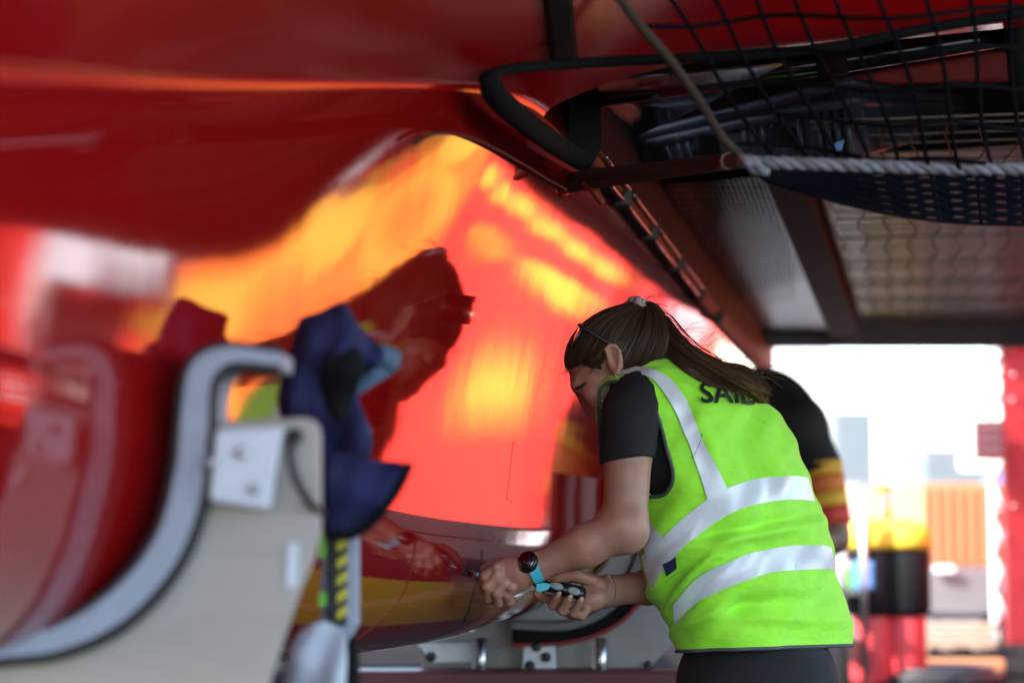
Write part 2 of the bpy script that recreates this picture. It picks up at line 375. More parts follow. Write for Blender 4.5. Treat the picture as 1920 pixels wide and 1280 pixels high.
# dark rail along the sheer
def strip_along(name, prof, m, y0, y1, n=40):
    V, F = [], []
    for Y in np.linspace(y0, y1, n):
        p = lip(Y)
        for dx, dz in prof: V.append(p + Vector((dx, 0, dz)))
    q = len(prof)
    for i in range(n - 1):
        for j in range(q): F.append((i * q + j, i * q + (j + 1) % q, (i + 1) * q + (j + 1) % q, (i + 1) * q + j))
    F.append(tuple(range(q))); F.append(tuple((n - 1) * q + j for j in range(q)))
    return pyd(name, V, F, m, boat)
strip_along('sheer_rail', [(-.03, -.012), (.012, -.012), (.03, .02), (.03, .15), (-.03, .15)], M['underside'], 3.72, 9.4)
for y0, y1 in ((3.75, 4.12), (4.18, 4.62), (4.7, 5.2), (5.3, 5.9)):
    tube('track_rod', [lip(y) + Vector((.022, 0, -.010)) for y in np.linspace(y0, y1, 6)], .004, M['steel'], boat)
    tube('track_rod', [lip(y) + Vector((.036, 0, .012)) for y in np.linspace(y0, y1, 6)], .003, M['steel'], boat)
for y in (4.15, 4.66, 5.25, 5.95, 6.6):
    bm = bmesh.new(); obox(bm, lip(y) + Vector((.012, 0, 0)), (.02, .018, .018), R(11), .004); bmo('rail_clip', bm, M['rubber'], boat)
# platform panels on the underside
def on_plane(px, z=ZN): return [Wz(x, y, z) for x, y in px]
quadplate('deck_panel', [Vector((lip(5.2).x - .05, 5.2, ZN + .05)), Vector((XR, 5.2, ZN + .05)), Vector((XR, 9.4, ZN + .05)), Vector((lip(9.4).x - .05, 9.4, ZN + .05))], .03, M['underside'], boat)
quadplate('deck_panel', [Vector((lip(3.35).x - .45, 3.29, 2.32)), Vector((XR, 3.29, 2.32)), Vector((XR, 5.25, 2.32)), Vector((lip(5.2).x - .45, 5.25, 2.32))], .03, M['underside'], boat)
bm = bmesh.new(); box(bm, (.0, 5.2, ZN + .05), (XR, 5.24, 2.32)); bmo('bulkhead', bm, M['underside'], boat)
quadplate('carbon_panel', on_plane([(1180, 352), (1432, 330), (1558, 636), (1395, 662)]), .012, M['carbon'], boat)
quadplate('longeron', on_plane([(1432, 326), (1500, 322), (1612, 628), (1560, 640)], ZN - .03), .06, M['brown'], boat)
quadplate('longeron', on_plane([(1150, 352), (1182, 350), (1398, 664), (1372, 672)], ZN - .03), .06, M['brown'], boat)
quadplate('end_beam', [Vector((.7, 9.0, ZN - .06)), Vector((XR, 9.0, ZN - .06)), Vector((XR, 9.5, ZN - .02)), Vector((.7, 9.5, ZN - .02))], .2, M['greyply'], boat)
bm = bmesh.new(); box(bm, (2.5, 3.2, 1.80), (2.72, 9.6, 2.4), .02); bmo('side_beam', bm, M['underside'], boat)
# ------------------------------------------------------------------ the yard beside the boat (seen mostly as mirror image in the hull)
trailer = thing('trailer', 'long sunlit red trailer with yellow and orange graphics, mirrored in the glossy hull', 'trailer', (6, 13, 0))
bm = bmesh.new(); box(bm, (5.0, 8.72, .35), (7.4, 19.3, 3.0), .02); bmo('body', bm, M['bannerred'], trailer)
def livery(name, poly, m, proud):
    bm = bmesh.new(); vs = [bm.verts.new((5.0 - proud, y, z)) for y, z in poly]; f = bm.faces.new(vs)
    g = bmesh.ops.extrude_face_region(bm, geom=[f])
    for e in g['geom']:
        if isinstance(e, bmesh.types.BMVert): e.co.x += proud - .002
    return bmo(name, bm, m, trailer)
def arc(pts, n=5): return [(p.x, p.y) for p in catmull([Vector((a, b, 0)) for a, b in pts], n)]
livery('graphic_or_shade_panel', [(10.2, 1.0), (12.2, 1.0)] + arc([(12.3, 1.3), (12.2, 1.6), (12.0, 2.0), (11.9, 2.6)]) + [(10.2, 2.6)], M['bannerora'], .006)
livery('graphic_or_shade_panel', arc([(10.0, 1.86), (10.32, 1.785), (10.6, 1.745), (10.91, 1.72), (11.3, 1.76), (11.52, 1.86)]) + [(11.45, 2.0), (11.4, 2.5), (10.35, 2.5), (10.3, 1.95)], M['banneryel'], .012)
livery('graphic_or_shade_panel', arc([(10.5, 1.675), (11.0, 1.61), (11.35, 1.55), (11.9, 1.38)]) + arc([(11.95, 1.44), (11.66, 1.58), (11.3, 1.665), (10.5, 1.715)]), M['banneryel'], .013)
livery('graphic_or_shade_panel', [(10.4, 2.09), (11.6, 2.07), (11.55, 2.4), (10.4, 2.4)], M['bannerora'], .018)  # shade along the top of the yellow, painted as an orange strip
for y0, y1, z0, z1 in ((12.35, 13.0, 1.71, 1.85), (13.2, 13.8, 1.70, 1.84), (14.0, 14.6, 1.75, 1.885), (14.8, 15.35, 1.745, 1.87), (15.6, 16.2, 1.77, 1.90), (16.4, 17.0, 1.82, 1.97), (17.2, 17.9, 1.90, 2.04)):
    livery('letter_block', arc([(y0, z0), (y1 - .1, z0 + .01), (y1, z1 - .03)], 3) + arc([(y1 - .05, z1), (y0 + .1, z1 + .01), (y0, z0 + .06)], 3), M['banneryel'], .012)
livery('graphic_or_shade_panel', arc([(15.0, 1.53), (15.25, 1.43), (15.7, 1.39), (16.6, 1.41), (17.05, 1.66)]) + [(15.96, 1.59)], M['banneryel'], .012)
livery('graphic_or_shade_panel', [(15.15, 1.115), (16.2, 1.13), (16.05, 1.205), (14.9, 1.19)], M['banneryel'], .012)
livery('graphic_or_shade_panel', arc([(13.1, 1.42), (14.1, 1.36), (14.7, 1.46)]) + arc([(14.4, 1.55), (13.8, 1.55), (13.1, 1.49)]), M['bannerora'], .012)
bm = bmesh.new(); box(bm, (4.97, 8.9, .06), (5.05, 19.2, .62), .004); bmo('skirt', bm, M['blackmat'], trailer)
livery('hatch', [(8.73, .85), (9.97, .85), (9.97, 1.91), (8.73, 1.91)], M['blackmat'], .014)
for y in (9.7, 10.5, 16.3, 17.1):
    V = lathe('wheel', [(.02, -.12), (.30, -.12), (.36, -.07), (.36, .07), (.30, .12), (.02, .12)], (5.35, y, .36), M['rubber'], trailer, 28, Vector((1, 0, 0)))
    lathe('rim', [(.02, -.03), (.19, -.03), (.2, .0), (.17, .02), (.02, .03)], (5.21, y, .36), M['steel'], V, 20, Vector((1, 0, 0)))
mq = thing('awning_panel', 'white awning panel and gathered white curtain hung along the top of red trailer', 'awning', (4.9, 9.3, 2.5))
bm = bmesh.new(); box(bm, (4.86, 8.78, 1.96), (4.90, 9.36, 2.5)); bmo('wall_panel', bm, M['pinkwhite'], mq)
V, F = [], []
ys = np.linspace(9.43, 10.08, 60)
for k, y in enumerate(ys):
    dx = .025 * math.sin(k * .75) + .012 * math.sin(k * .31)
    V += [(4.86 + dx, y, 1.95), (4.86 + dx * .6, y, 2.5)]
for k in range(59): F.append((2 * k, 2 * k + 2, 2 * k + 3, 2 * k + 1))
cu = pyd('curtain', V, F, M['white'], mq, True); md = cu.modifiers.new('solid', 'SOLIDIFY'); md.thickness = .004
bm = bmesh.new(); box(bm, (4.84, 8.75, 2.5), (5.0, 10.1, 2.53)); bmo('rail', bm, M['white'], mq)
fl = thing('flag_banner', 'tall red feather flag with white lettering rows beside the white marquee', 'flag', (4.85, 8.6, 0))
quadplate('cloth', [Vector((4.85, 8.40, .65)), Vector((4.85, 8.70, .80)), Vector((4.85, 8.70, 2.5)), Vector((4.85, 8.40, 2.4))], .012, M['bannerred'], fl, Vector((1, 0, 0)))
tube('pole', [(4.86, 8.72, 0), (4.86, 8.72, 2.7)], .015, M['steel'], fl)
for z in (1.0, 1.12, 1.3, 1.42, 1.55):
    bm = bmesh.new(); box(bm, (4.846, 8.46, z), (4.850, 8.66, z + .045)); bmo('lettering', bm, M['white'], fl)
rp = thing('red_banner', 'dark red hanging strip between white curtain and orange graphics of trailer', 'banner', (4.85, 10.17, 2))
bm = bmesh.new(); box(bm, (4.83, 10.13, 1.9), (4.86, 10.33, 2.5), .004); bmo('sheet', bm, M['maroon'], rp)
wb = thing('white_block', 'low white block standing on the ground by the far end of red trailer', 'block', (4.7, 16.2, 0))
bm = bmesh.new(); box(bm, (4.4, 15.85, 0), (4.75, 16.6, .50), .03); bmo('block', bm, M['white'], wb)
bb = thing('beige_crate', 'beige slatted crate standing on the ground before the white marquee', 'crate', (4.7, 9, 0))
for k in range(4):
    bm = bmesh.new(); box(bm, (4.55, 8.8, .02 + .28 * k), (4.58, 9.28, .26 + .28 * k), .004); bmo('slat', bm, M['timber'], bb)
bm = bmesh.new(); box(bm, (4.585, 8.82, 0), (4.80, 9.26, 1.12)); bmo('box', bm, M['ply'], bb)

rc = thing('red_container', 'red shipping container parked beyond the far end of the red trailer', 'container', (8, 24, 0))
bm = bmesh.new(); box(bm, (6.4, 23, .1), (12.4, 25.4, 2.7), .02); bmo('body', bm, M['bannerred'], rc)
for k in range(20):
    bm = bmesh.new(); box(bm, (6.5 + .3 * k, 22.96, .25), (6.62 + .3 * k, 23.0, 2.55)); bmo('corrugation', bm, M['bannerred'], rc)
# ------------------------------------------------------------------ sunlit background, right of frame
def gbox(px0, px1, y0, y1, D, depth, name, m, parent, bev=.01):
    a, b = W(px0, y1, D), W(px1, y0, D); bm = bmesh.new(); box(bm, (a.x, a.y, a.z), (b.x, a.y + depth, b.z), bev); return bmo(name, bm, m, parent)
st = thing('orange_container', 'sun bleached orange box stacked on a grey bin in the yard', 'container', W(1810, 1060, 19.4))
gbox(1732, 1888, 905, 1062, 19.4, 1.0, 'body', M['orangebox'], st)
for k in range(7): gbox(1736 + 22 * k, 1741 + 22 * k, 912, 1056, 19.37, .03, 'rib', M['orangebox'], st, .003)
gb = thing('grey_bin', 'dark grey bin under the bleached orange box', 'bin', W(1810, 1165, 19.2))
gbox(1740, 1880, 1064, 1150, 19.2, 1.0, 'body', M['greybox'], gb)
for x in (1752, 1866): gbox(x - 8, x + 8, 1150, 1164, 19.2, .3, 'foot', M['blackmat'], gb, .002)
gbox(1752, 1790, 1060, 1072, 19.15, .04, 'latch', M['white'], gb, .002)
pl = thing('timber_pallet', 'pale timber pallet lying on the ground before the grey bin', 'pallet', W(1800, 1225, 15))
for k in range(4): gbox(1722, 1870, 1168 + 12 * k, 1177 + 12 * k, 15 - .15 * k, .12, 'plank', M['timber'], pl, .004)
for x in (1735, 1795, 1855): gbox(x - 10, x + 10, 1214, 1228, 15, .5, 'bearer', M['timber'], pl, .004)
kb = thing('amber_beam', 'amber painted beam lying on the ground in front of the pallet', 'beam', W(1800, 1255, 13.2))
gbox(1690, 1885, 1236, 1258, 13.2, .12, 'beam', M['orangebox'], kb)
hb = thing('black_hose_pile', 'low black coil of hose on the ground at the foot of the red drums', 'hose', W(1760, 1275, 12.4))
for r, z in ((.24, .03), (.20, .07)):
    c = W(1765, 1290, 12.4); tube('hose_coil', [Vector((c.x + r * 1.5 * math.cos(a), c.y + r * math.sin(a), z)) for a in np.linspace(0, 6.283, 30)], .035, M['rubber'], hb)
def drum(cx, label, hgt):
    c = W(cx, 1275, 12.4); c.z = 0; d = thing('red_drum', label, 'drum', c, 'red drums with yellow tops in the yard')
    lathe('body', [(.125, 0), (.135, .03), (.135, .40), (.125, .44)], c, M['redplastic'], d)
    lathe('sleeve', [(.15, .42), (.165, .46), (.165, .80), (.15, .84)], c, M['blackmat'], d)
    lathe('top', [(.17, .83), (.18, .86), (.17, .95), (.11, 1.0), (.04, 1.02)], c, M['yelplastic'], d)
    bm = bmesh.new(); obox(bm, c + Vector((.02, -.135, .6)), (.05, .012, .05), 0, .004); bmo('tag_plate', bm, M['white'], d)
    return d
drum(1636, 'red drum with black sleeve and yellow top, nearer the grey trolley', 1); d2 = drum(1697, 'red drum with black sleeve and yellow top, nearer the orange box', 1)
c = W(1655, 1275, 12.6); tube('standpipe', [(c.x, c.y, .0), (c.x, c.y, .9), (c.x + .03, c.y, 1.18)], .02, M['greybox'], d2)
yv = thing('yellow_valve', 'upright yellow valve rising behind the two red drums', 'valve', (c.x + .03, c.y, 1.0))
lathe('valve_body', [(.05, -.05), (.055, .06), (.03, .10), (.03, .2), (.06, .22), (.06, .24)], (c.x + .06, c.y + .2, 1.0), M['yelplastic'], yv)
tr = thing('grey_trolley', 'cluttered grey steel trolley left of the red drums', 'trolley', W(1590, 1270, 12.2))
for x in (1566, 1604):
    for d in (12.1, 12.5): tube('upright', [Vector((W(x, 0, d).x, W(x, 0, d).y, 0)), Vector((W(x, 0, d).x, W(x, 0, d).y, 1.25))], .02, M['steel'], tr)
for yy in (1105, 1190): gbox(1560, 1610, yy, yy + 10, 12.1, .5, 'shelf', M['greybox'], tr, .003)
bl = thing('blue_can', 'blue plastic can on the trolley beside the red drums', 'can', W(1622, 1105, 12.0))
gbox(1604, 1640, 1052, 1106, 12.0, .1, 'body', M['bluebox'], bl, .02); gbox(1616, 1626, 1040, 1052, 12.03, .04, 'neck', M['bluebox'], bl, .004)
gg = thing('green_jug', 'small green jug on the upper trolley shelf', 'jug', W(1590, 1104, 12.1))
gbox(1582, 1600, 1062, 1104, 12.12, .08, 'body', M['green'], gg, .012); gbox(1587, 1594, 1052, 1062, 12.14, .03, 'cap', M['white'], gg, .003)

rt = thing('red_truss_tower', 'red steel truss tower at the right edge with shiny bolts', 'tower', W(1905, 1280, 16.0))
def vpost(px, w, name, m, D, y0=600, y1=1500, dep=.06):
    a = W(px, 900, D); t = W(px, y0, D).z; bm = bmesh.new(); box(bm, (a.x - w / 2, a.y, 0), (a.x + w / 2, a.y + dep, t), .006); return bmo(name, bm, m, rt)
vpost(1910, .225, 'chord', M['redsteel'], 16.0, 612, dep=.10); vpost(1862, .05, 'chord', M['pinkwhite'], 16.3, 600); vpost(1990, .22, 'chord', M['redsteel'], 16.2, 612)
a0, a1 = W(1862, 0, 16.2).x, W(1890, 0, 16.2).x; yy = W(1862, 900, 16.2).y
for k in range(9):
    z0 = .1 + k * .29; tube('brace', [(a0, yy, z0), (a1, yy, z0 + .29)], .012, M['redsteel'], rt); tube('brace', [(a1, yy, z0), (a0, yy, z0 + .29)], .012, M['pinkwhite'], rt)
gbox(1850, 1960, 603, 640, 15.9, .3, 'head_beam', M['redsteel'], rt)
for i, (x, y, r) in enumerate(((1872, 655, .03), (1871, 705, .034), (1874, 755, .022), (1898, 650, .02), (1900, 702, .02), (1897, 748, .02), (1873, 955, .02), (1900, 948, .02), (1876, 1080, .026), (1900, 1080, .018), (1884, 1000, .016), (1868, 1060, .016), (1899, 1150, .018))):
    p = W(x, y, 15.95); bm = bmesh.new(); bmesh.ops.create_uvsphere(bm, u_segments=14, v_segments=8, radius=r * .8, matrix=Matrix.Translation(p)); bmo('bolt', bm, M['steel'], rt, True)
mb = thing('maroon_box', 'small maroon control box fixed beside the red tower', 'box', W(1857, 860, 15.8))
gbox(1831, 1886, 786, 862, 15.8, .12, 'case', M['maroon'], mb, .008)
for k in range(3): gbox(1838, 1876, 800 + 20 * k, 804 + 20 * k, 15.79, .01, 'text_line', M['greybox'], mb, 0)

def block(px0, px1, ytop, D, depth, label, m, name='building', rows=0, cols=0):
    a, b = W(px0, 950, D), W(px1, ytop, D); t = thing(name, label, 'building', (a.x, a.y, 0))
    bm = bmesh.new(); box(bm, (a.x, a.y, 0), (b.x, a.y + depth, b.z)); bmo('wall', bm, m, t)
    for i in range(rows):
        for j in range(cols):
            w = (b.x - a.x) / cols; h = b.z / rows; bm = bmesh.new()
            box(bm, (a.x + w * (j + .25), a.y - .03, h * (i + .3)), (a.x + w * (j + .75), a.y + .03, h * (i + .75))); bmo('window', bm, M['greybox'], t)
block(1738, 1800, 840, 140, 10, 'pale grey tower block far across the yard', M['pale'], rows=3, cols=2)
block(1570, 1640, 770, 90, 8, 'tall pale cladding hall behind the grey trolley', M['pale'])
block(1600, 1716, 905, 60, 8, 'low timber coloured hut behind the red drums', M['timber'])
block(1640, 1735, 925, 120, 8, 'low white shed between timber hut and orange box', M['pale'])
block(1800, 1990, 880, 160, 10, 'low pale warehouse beyond the orange box', M['pale'])
block(1440, 1560, 640, 45, 3, 'tall white cabin directly behind the bent crew member', M['pinkwhite'])
bx = thing('blue_sign', 'small blue sign panel in front of the low pale warehouse', 'sign', W(1870, 900, 40))
gbox(1845, 1885, 880, 905, 40, .05, 'panel', M['bluebox'], bx); tube('pole', [W(1865, 900, 40.1), Vector((W(1865, 900, 40.1).x, W(1865, 900, 40.1).y, 0))], .05, M['steel'], bx)

# ------------------------------------------------------------------ cradles under the hull
def band(name, inner, outer, D, depth, m, parent, n=8):
    I = catmull([W(x, y, D) for x, y in inner], n); O = catmull([W(x, y, D) for x, y in outer], n); V, F = [], []
    for p, q in zip(I, O):
        e = (q - p) * .12; V += [p + Vector((0, .012, 0)), p + e, q - e, q + Vector((0, .012, 0)), q + Vector((0, depth, 0)), p + Vector((0, depth, 0))]
    for i in range(len(I) - 1):
        for j in range(6): F.append((6 * i + j, 6 * i + (j + 1) % 6, 6 * i + 6 + (j + 1) % 6, 6 * i + 6 + j))
    F.append(tuple(range(6))); F.append(tuple(6 * (len(I) - 1) + j for j in range(5, -1, -1)))
    return pyd(name, V, F, m, parent, False)
def screw(px, py, D, r, parent, m):
    p = W(px, py, D); return lathe('screw', [(r * .3, .006), (r, .004), (r * 1.1, 0)], p, m, parent, 12, Vector((0, -1, 0)))
cr = thing('hull_cradle', 'pale plywood cradle with grey lining hugging the near red hull', 'cradle', W(300, 1280, 1.93), 'hull cradles')
prism('board', [(392, 792), (575, 782), (592, 790), (599, 812), (599, 1000), (588, 1045), (556, 1120), (500, 1290), (480, 1700), (-250, 1700), (-250, 1290), (0, 1232), (100, 1225), (205, 1190), (300, 1110), (365, 1010), (388, 900)], 1.93, .024, M['ply'], cr, .003)
LI = [(-250, 1196), (-100, 1198), (0, 1190), (110, 1166), (215, 1095), (288, 1000), (322, 880), (334, 770), (345, 700), (372, 662), (430, 647), (528, 660)]
LO = [(-250, 1250), (-100, 1250), (0, 1238), (120, 1222), (240, 1165), (335, 1060), (384, 935), (397, 810), (400, 735), (412, 702), (445, 684), (526, 690)]
band('lining', LI, LO, 1.90, .10, M['foamgrey'], cr)
tube('lining_edge', catmull([W(x, y, 1.905) for x, y in LO], 6), .0065, M['rubber'], cr)
tube('lining_edge', catmull([W(x, y, 1.915) for x, y in LI], 6), .004, M['rubber'], cr)
hp = prism('hinge_plate', [(404, 806), (530, 800), (504, 955), (392, 938)], 1.885, .012, M['platewhite'], cr, .003)
for x, y in ((452, 848), (398, 868), (478, 916)): screw(x, y, 1.884, .0055, hp, M['steel'])
prism('label_strip', [(540, 1018), (560, 1018), (556, 1100), (536, 1100)], 1.926, .003, M['platewhite'], cr)
cb = catmull([W(x, y, d) for x, y, d in ((552, 820, 1.91), (545, 850, 1.90), (556, 900, 1.90), (580, 940, 1.91), (604, 965, 1.95))], 6)
tag(tube('black_cord', cb, .0045, M['rubber']), 'short black cord looped from a hole in the plywood cradle', 'cord').name = 'loop_of_cord'
screw(553, 818, 1.928, .008, cr, M['rubber'])
bm = bmesh.new(); p = W(300, 1500, 1.95); box(bm, (p.x - .5, p.y, 0), (p.x + .12, p.y + .06, .72), .004); bmo('trestle', bm, M['ply'], cr)
c2 = thing('hull_cradle', 'grey cradle with red rimmed black lining under the far hull, behind the worker', 'cradle', W(1100, 1262, 5.05), 'hull cradles')
prism('board', [(1258, 900), (1272, 1100), (1278, 1185), (1216, 1255), (790, 1258), (790, 1170), (960, 1160), (1060, 1205), (1150, 1172), (1205, 1120), (1238, 1050), (1246, 960), (1246, 900)], 5.05, .03, M['greyply'], c2, .004)
L2 = [(960, 1180), (1060, 1182), (1130, 1158), (1180, 1110), (1212, 1045), (1222, 970), (1222, 900)]
L3 = [(960, 1205), (1062, 1200), (1145, 1172), (1202, 1118), (1236, 1048), (1246, 970), (1246, 900)]
L4 = [(960, 1214), (1064, 1209), (1151, 1180), (1211, 1123), (1245, 1051), (1255, 970), (1255, 900)]
L1 = [(960, 1165), (1055, 1166), (1118, 1144), (1162, 1100), (1192, 1040), (1202, 970), (1202, 900)]
L0 = [(960, 1118), (1040, 1112), (1092, 1092), (1132, 1054), (1156, 1000), (1162, 950), (1162, 900)]
band('packing', L0, L1, 5.02, .10, M['greyply'], c2); band('lining', L1, L2, 5.0, .10, M['greybox'], c2); band('lining', L2, L3, 5.01, .10, M['blackfoam'], c2); band('rim', L3, L4, 5.0, .06, M['redsteel'], c2)
hp = prism('hinge_plate', [(982, 1208), (1040, 1205), (1043, 1258), (978, 1260)], 5.0, .015, M['platewhite'], c2, .003)
for x, y in ((1006, 1212), (1024, 1231), (994, 1247)): screw(x, y, 4.998, .012, hp, M['rubber'])
hp = prism('hinge_plate', [(780, 1206), (905, 1204), (905, 1240), (812, 1242)], 5.0, .015, M['platewhite'], c2, .003); screw(808, 1230, 4.998, .012, hp, M['rubber'])
screw(1216, 1246, 5.04, .010, c2, M['rubber'])
for x in (902, 1127):
    tube('bolt_post', [W(x, 1196, 4.98), W(x, 1290, 4.98)], .013, M['steel'], c2); tube('bolt_post', [W(x - 12, 1200, 4.99), W(x - 12, 1290, 4.99)], .008, M['platewhite'], c2)
    lathe('nut', [(.022, 0), (.026, .005), (.026, .02), (.02, .025)], W(x, 1280, 4.97), M['steel'], c2, 6)
gbox(660, 1300, 1258, 1300, 4.9, .12, 'base_beam', M['maroon'], c2, .006)
for x in (700, 1260): gbox(x - 25, x + 25, 1300, 1740, 4.93, .1, 'leg', M['maroon'], c2, .004)

# second arm of the near cradle, strap, cloths
c3 = thing('grey_stanchion', 'narrow grey board behind the near cradle carrying the hazard strap', 'stanchion', W(640, 1280, 2.25))
prism('board', [(601, 985), (672, 985), (672, 1170), (655, 1200), (655, 1800), (601, 1800)], 2.25, .02, M['foamgrey'], c3, .003)
hs = thing('hazard_strap', 'yellow and black chevron strap hanging on the grey stanchion', 'strap', W(632, 1000, 2.24))
prism('webbing', [(612, 960), (652, 960), (650, 1172), (610, 1176)], 2.243, .004, M['rubber'], hs)
for k in range(6): prism('chevron', [(632, 985 + 32 * k), (651, 972 + 32 * k), (651, 990 + 32 * k), (632, 1003 + 32 * k)], 2.2395, .002, M['hazy'], hs)
for y in (1000, 1110): prism('tag', [(598, y), (612, y), (611, y + (46 if y < 1100 else 26)), (598, y + (46 if y < 1100 else 26))], 2.238, .003, M['green'], hs)
def cloth(name, poly, D, thick, m, parent, amp=.02, seed=0, cuts=18):
    for _ in range(2): poly = [q for i in range(len(poly)) for q in ((poly[i - 1][0] * .25 + poly[i][0] * .75, poly[i - 1][1] * .25 + poly[i][1] * .75), (poly[i][0] * .75 + poly[(i + 1) % len(poly)][0] * .25, poly[i][1] * .75 + poly[(i + 1) % len(poly)][1] * .25))]
    xs = [p[0] for p in poly]; ys = [p[1] for p in poly]; n = len(poly)
    def inside(x, y):
        r = False
        for i in range(n):
            x1, y1 = poly[i]; x2, y2 = poly[i - 1]
            if (y1 > y) != (y2 > y) and x < (x2 - x1) * (y - y1) / (y2 - y1) + x1: r = not r
        return r
    def edge(x, y):
        b = 1e9
        for i in range(n):
            a, c = Vector(poly[i]), Vector(poly[i - 1]); ab = c - a; t = max(0, min(1, (Vector((x, y)) - a).dot(ab) / ab.length_squared)); b = min(b, (a + ab * t - Vector((x, y))).length)
        return b
    rg = random.Random(seed); ph = [rg.uniform(0, 6) for _ in range(6)]; h = 6.0
    def wob(x, y): return amp * (.5 * math.sin(x * .035 + y * .02 + ph[0]) + .35 * math.sin(-x * .02 + y * .05 + ph[1]) + .25 * math.sin(x * .08 + y * .03 + ph[2]))
    P = [];                                                       # padded cloth as points front and back, thickness rounds off at its edges
    bm = bmesh.new(); vs = [bm.verts.new((x, y, 0)) for x, y in poly]; f = bm.faces.new(vs); bmesh.ops.triangulate(bm, faces=[f])
    for _ in range(7):
        es = [e for e in bm.edges if e.calc_length() > 9]
        if not es: break
        bmesh.ops.subdivide_edges(bm, edges=es, cuts=1); bmesh.ops.triangulate(bm, faces=[q for q in bm.faces if len(q.verts) > 3])
    me = bpy.data.meshes.new('tmp'); bm.to_mesh(me); bm.free()
    V, F = [], []; N = len(me.vertices)
    for sgn in (-1, 1):
        for v in me.vertices:
            x, y = v.co.x, v.co.y; e = edge(x, y); t = thick * math.sqrt(min(1, e / 26)) + .0012
            V.append(W(x, y, D + wob(x, y) + sgn * t))
    for p in me.polygons: q = list(p.vertices); F.append(q); F.append([i + N for i in q[::-1]])
    ed = {}
    for p in me.polygons:
        q = list(p.vertices)
        for i in range(len(q)): ed.setdefault(tuple(sorted((q[i], q[i - 1]))), []).append((q[i - 1], q[i]))
    for k, l in ed.items():
        if len(l) == 1: a, b = l[0]; F.append([b, a, a + N, b + N])
    bpy.data.meshes.remove(me); return pyd(name, V, F, m, parent, True)
nv = thing('navy_cover', 'navy blue padded cloth cover slumped over the near cradle, with a grey blue flap', 'cover', W(640, 800, 2.2))
cloth('upper_fold', [(556, 618), (560, 594), (600, 585), (636, 566), (650, 568), (668, 604), (700, 640), (726, 655), (712, 690), (680, 700), (668, 742), (694, 800), (702, 850), (660, 880), (600, 880), (560, 840), (516, 770), (528, 700), (545, 650)], 2.22, .02, M['navy'], nv, .02, 3)
cloth('flap', [(690, 640), (735, 650), (756, 660), (742, 706), (714, 690), (690, 684), (672, 735), (660, 760), (690, 788), (700, 816), (686, 856), (640, 852), (645, 780), (664, 705), (674, 660)], 2.25, .008, M['bluegrey'], nv, .014, 5)
cloth('pocket', [(604, 665), (664, 640), (690, 684), (668, 730), (650, 790), (626, 790), (600, 740)], 2.185, .006, M['blackfoam'], nv, .012, 9)
cloth('lower_lobe', [(592, 846), (650, 850), (704, 862), (768, 866), (756, 894), (730, 936), (690, 982), (650, 1004), (610, 1002), (594, 980)], 2.17, .022, M['navy'], nv, .016, 11)
ed = catmull([W(x, y, 2.16) for x, y in ((768, 868), (757, 896), (732, 938), (692, 984), (652, 1004), (610, 1003))], 5); tube('piping', ed, .005, M['blackfoam'], nv)
wc = thing('white_cloth', 'crumpled white cloth hanging below the navy cover', 'cloth', W(590, 1200, 2.15))
cloth('drape', [(560, 1180), (600, 1160), (640, 1175), (652, 1215), (648, 1290), (640, 1500), (520, 1500), (528, 1280), (540, 1220)], 2.17, .012, M['whitecloth'], wc, .02, 21)
bs = thing('black_sack', 'black sack edge hanging beside the crumpled white cloth', 'sack', W(660, 1200, 2.3))
cloth('side', [(648, 1195), (672, 1188), (676, 1290), (670, 1500), (640, 1500), (642, 1290)], 2.2, .02, M['blackfoam'], bs, .01, 4)
# ------------------------------------------------------------------ netting, battens, ropes and crate on the platform underside
AX = Vector((math.sin(R(11)), math.cos(R(11)), 0)); AC = Vector((math.cos(R(11)), -math.sin(R(11)), 0))   # along / across the hull
quadplate('grille_panel', on_plane([(1512, 300), (2050, 262), (2000, 598), (1612, 628)], ZN + .04), .006, M['carbon'], boat)
def sag(p): return Vector((0, 0, -.006 * math.sin(p.x * 5) - .004 * math.sin(p.y * 3.1)))
bmB = bmesh.new(); box(bmB, (-.5, -.0035, -.002), (.5, .0035, .002)); meB = bpy.data.meshes.new('batten'); bmB.to_mesh(meB); bmB.free(); meB.materials.append(M['slat'])
o0 = Vector((.585, 4.0, ZN))
for k in range(52):
    c0 = o0 + AX * (.095 * k) + AC * .02; ln = 1.75 - .004 * k
    o = bpy.data.objects.new('batten', meB); col.objects.link(o); o.parent = boat; o.matrix_parent_inverse = Matrix.Translation(-boat.location)
    o.location = c0 + AC * (ln / 2) + Vector((0, 0, .004 * math.sin(k))); o.scale = (ln, 1, 1); o.rotation_euler = (0, .002 * math.sin(k * 2.3), -R(11) + .004 * math.sin(k * 1.7))
for k in range(25):
    P = []
    for s in np.linspace(0, 4.9, 64):
        p = o0 + AX * s + AC * (.03 + .068 * k + .012 * math.sin(s * 11 + k * .8) * (1 if k % 2 else .8)); p.z = ZN - .006; P.append(p)
    tube('net_cord', P, .0022, M['netbrown'], boat, 5)
V, F = [], []                                       # fine lashing net under the carbon panel
A0, A1, B0, B1 = on_plane([(1185, 350), (1428, 330), (1392, 655), (1552, 632)], ZN - .01)
for k in range(26):
    t = k / 25; tube_vf([A0.lerp(A1, t), A0.lerp(A1, t).lerp(B0.lerp(B1, max(0, t - .1)), .3), A0.lerp(A1, t).lerp(B0.lerp(B1, max(0, t - .25)), .62)], .0011, 4, V, F)
for k in range(26):
    t = k / 25 * .55; tube_vf([A0.lerp(B0, t), A1.lerp(B1, t * .8 + .04)], .0011, 4, V, F)
tag(pyd('fine_net', V, F, M['net'], boat), kind='stuff')
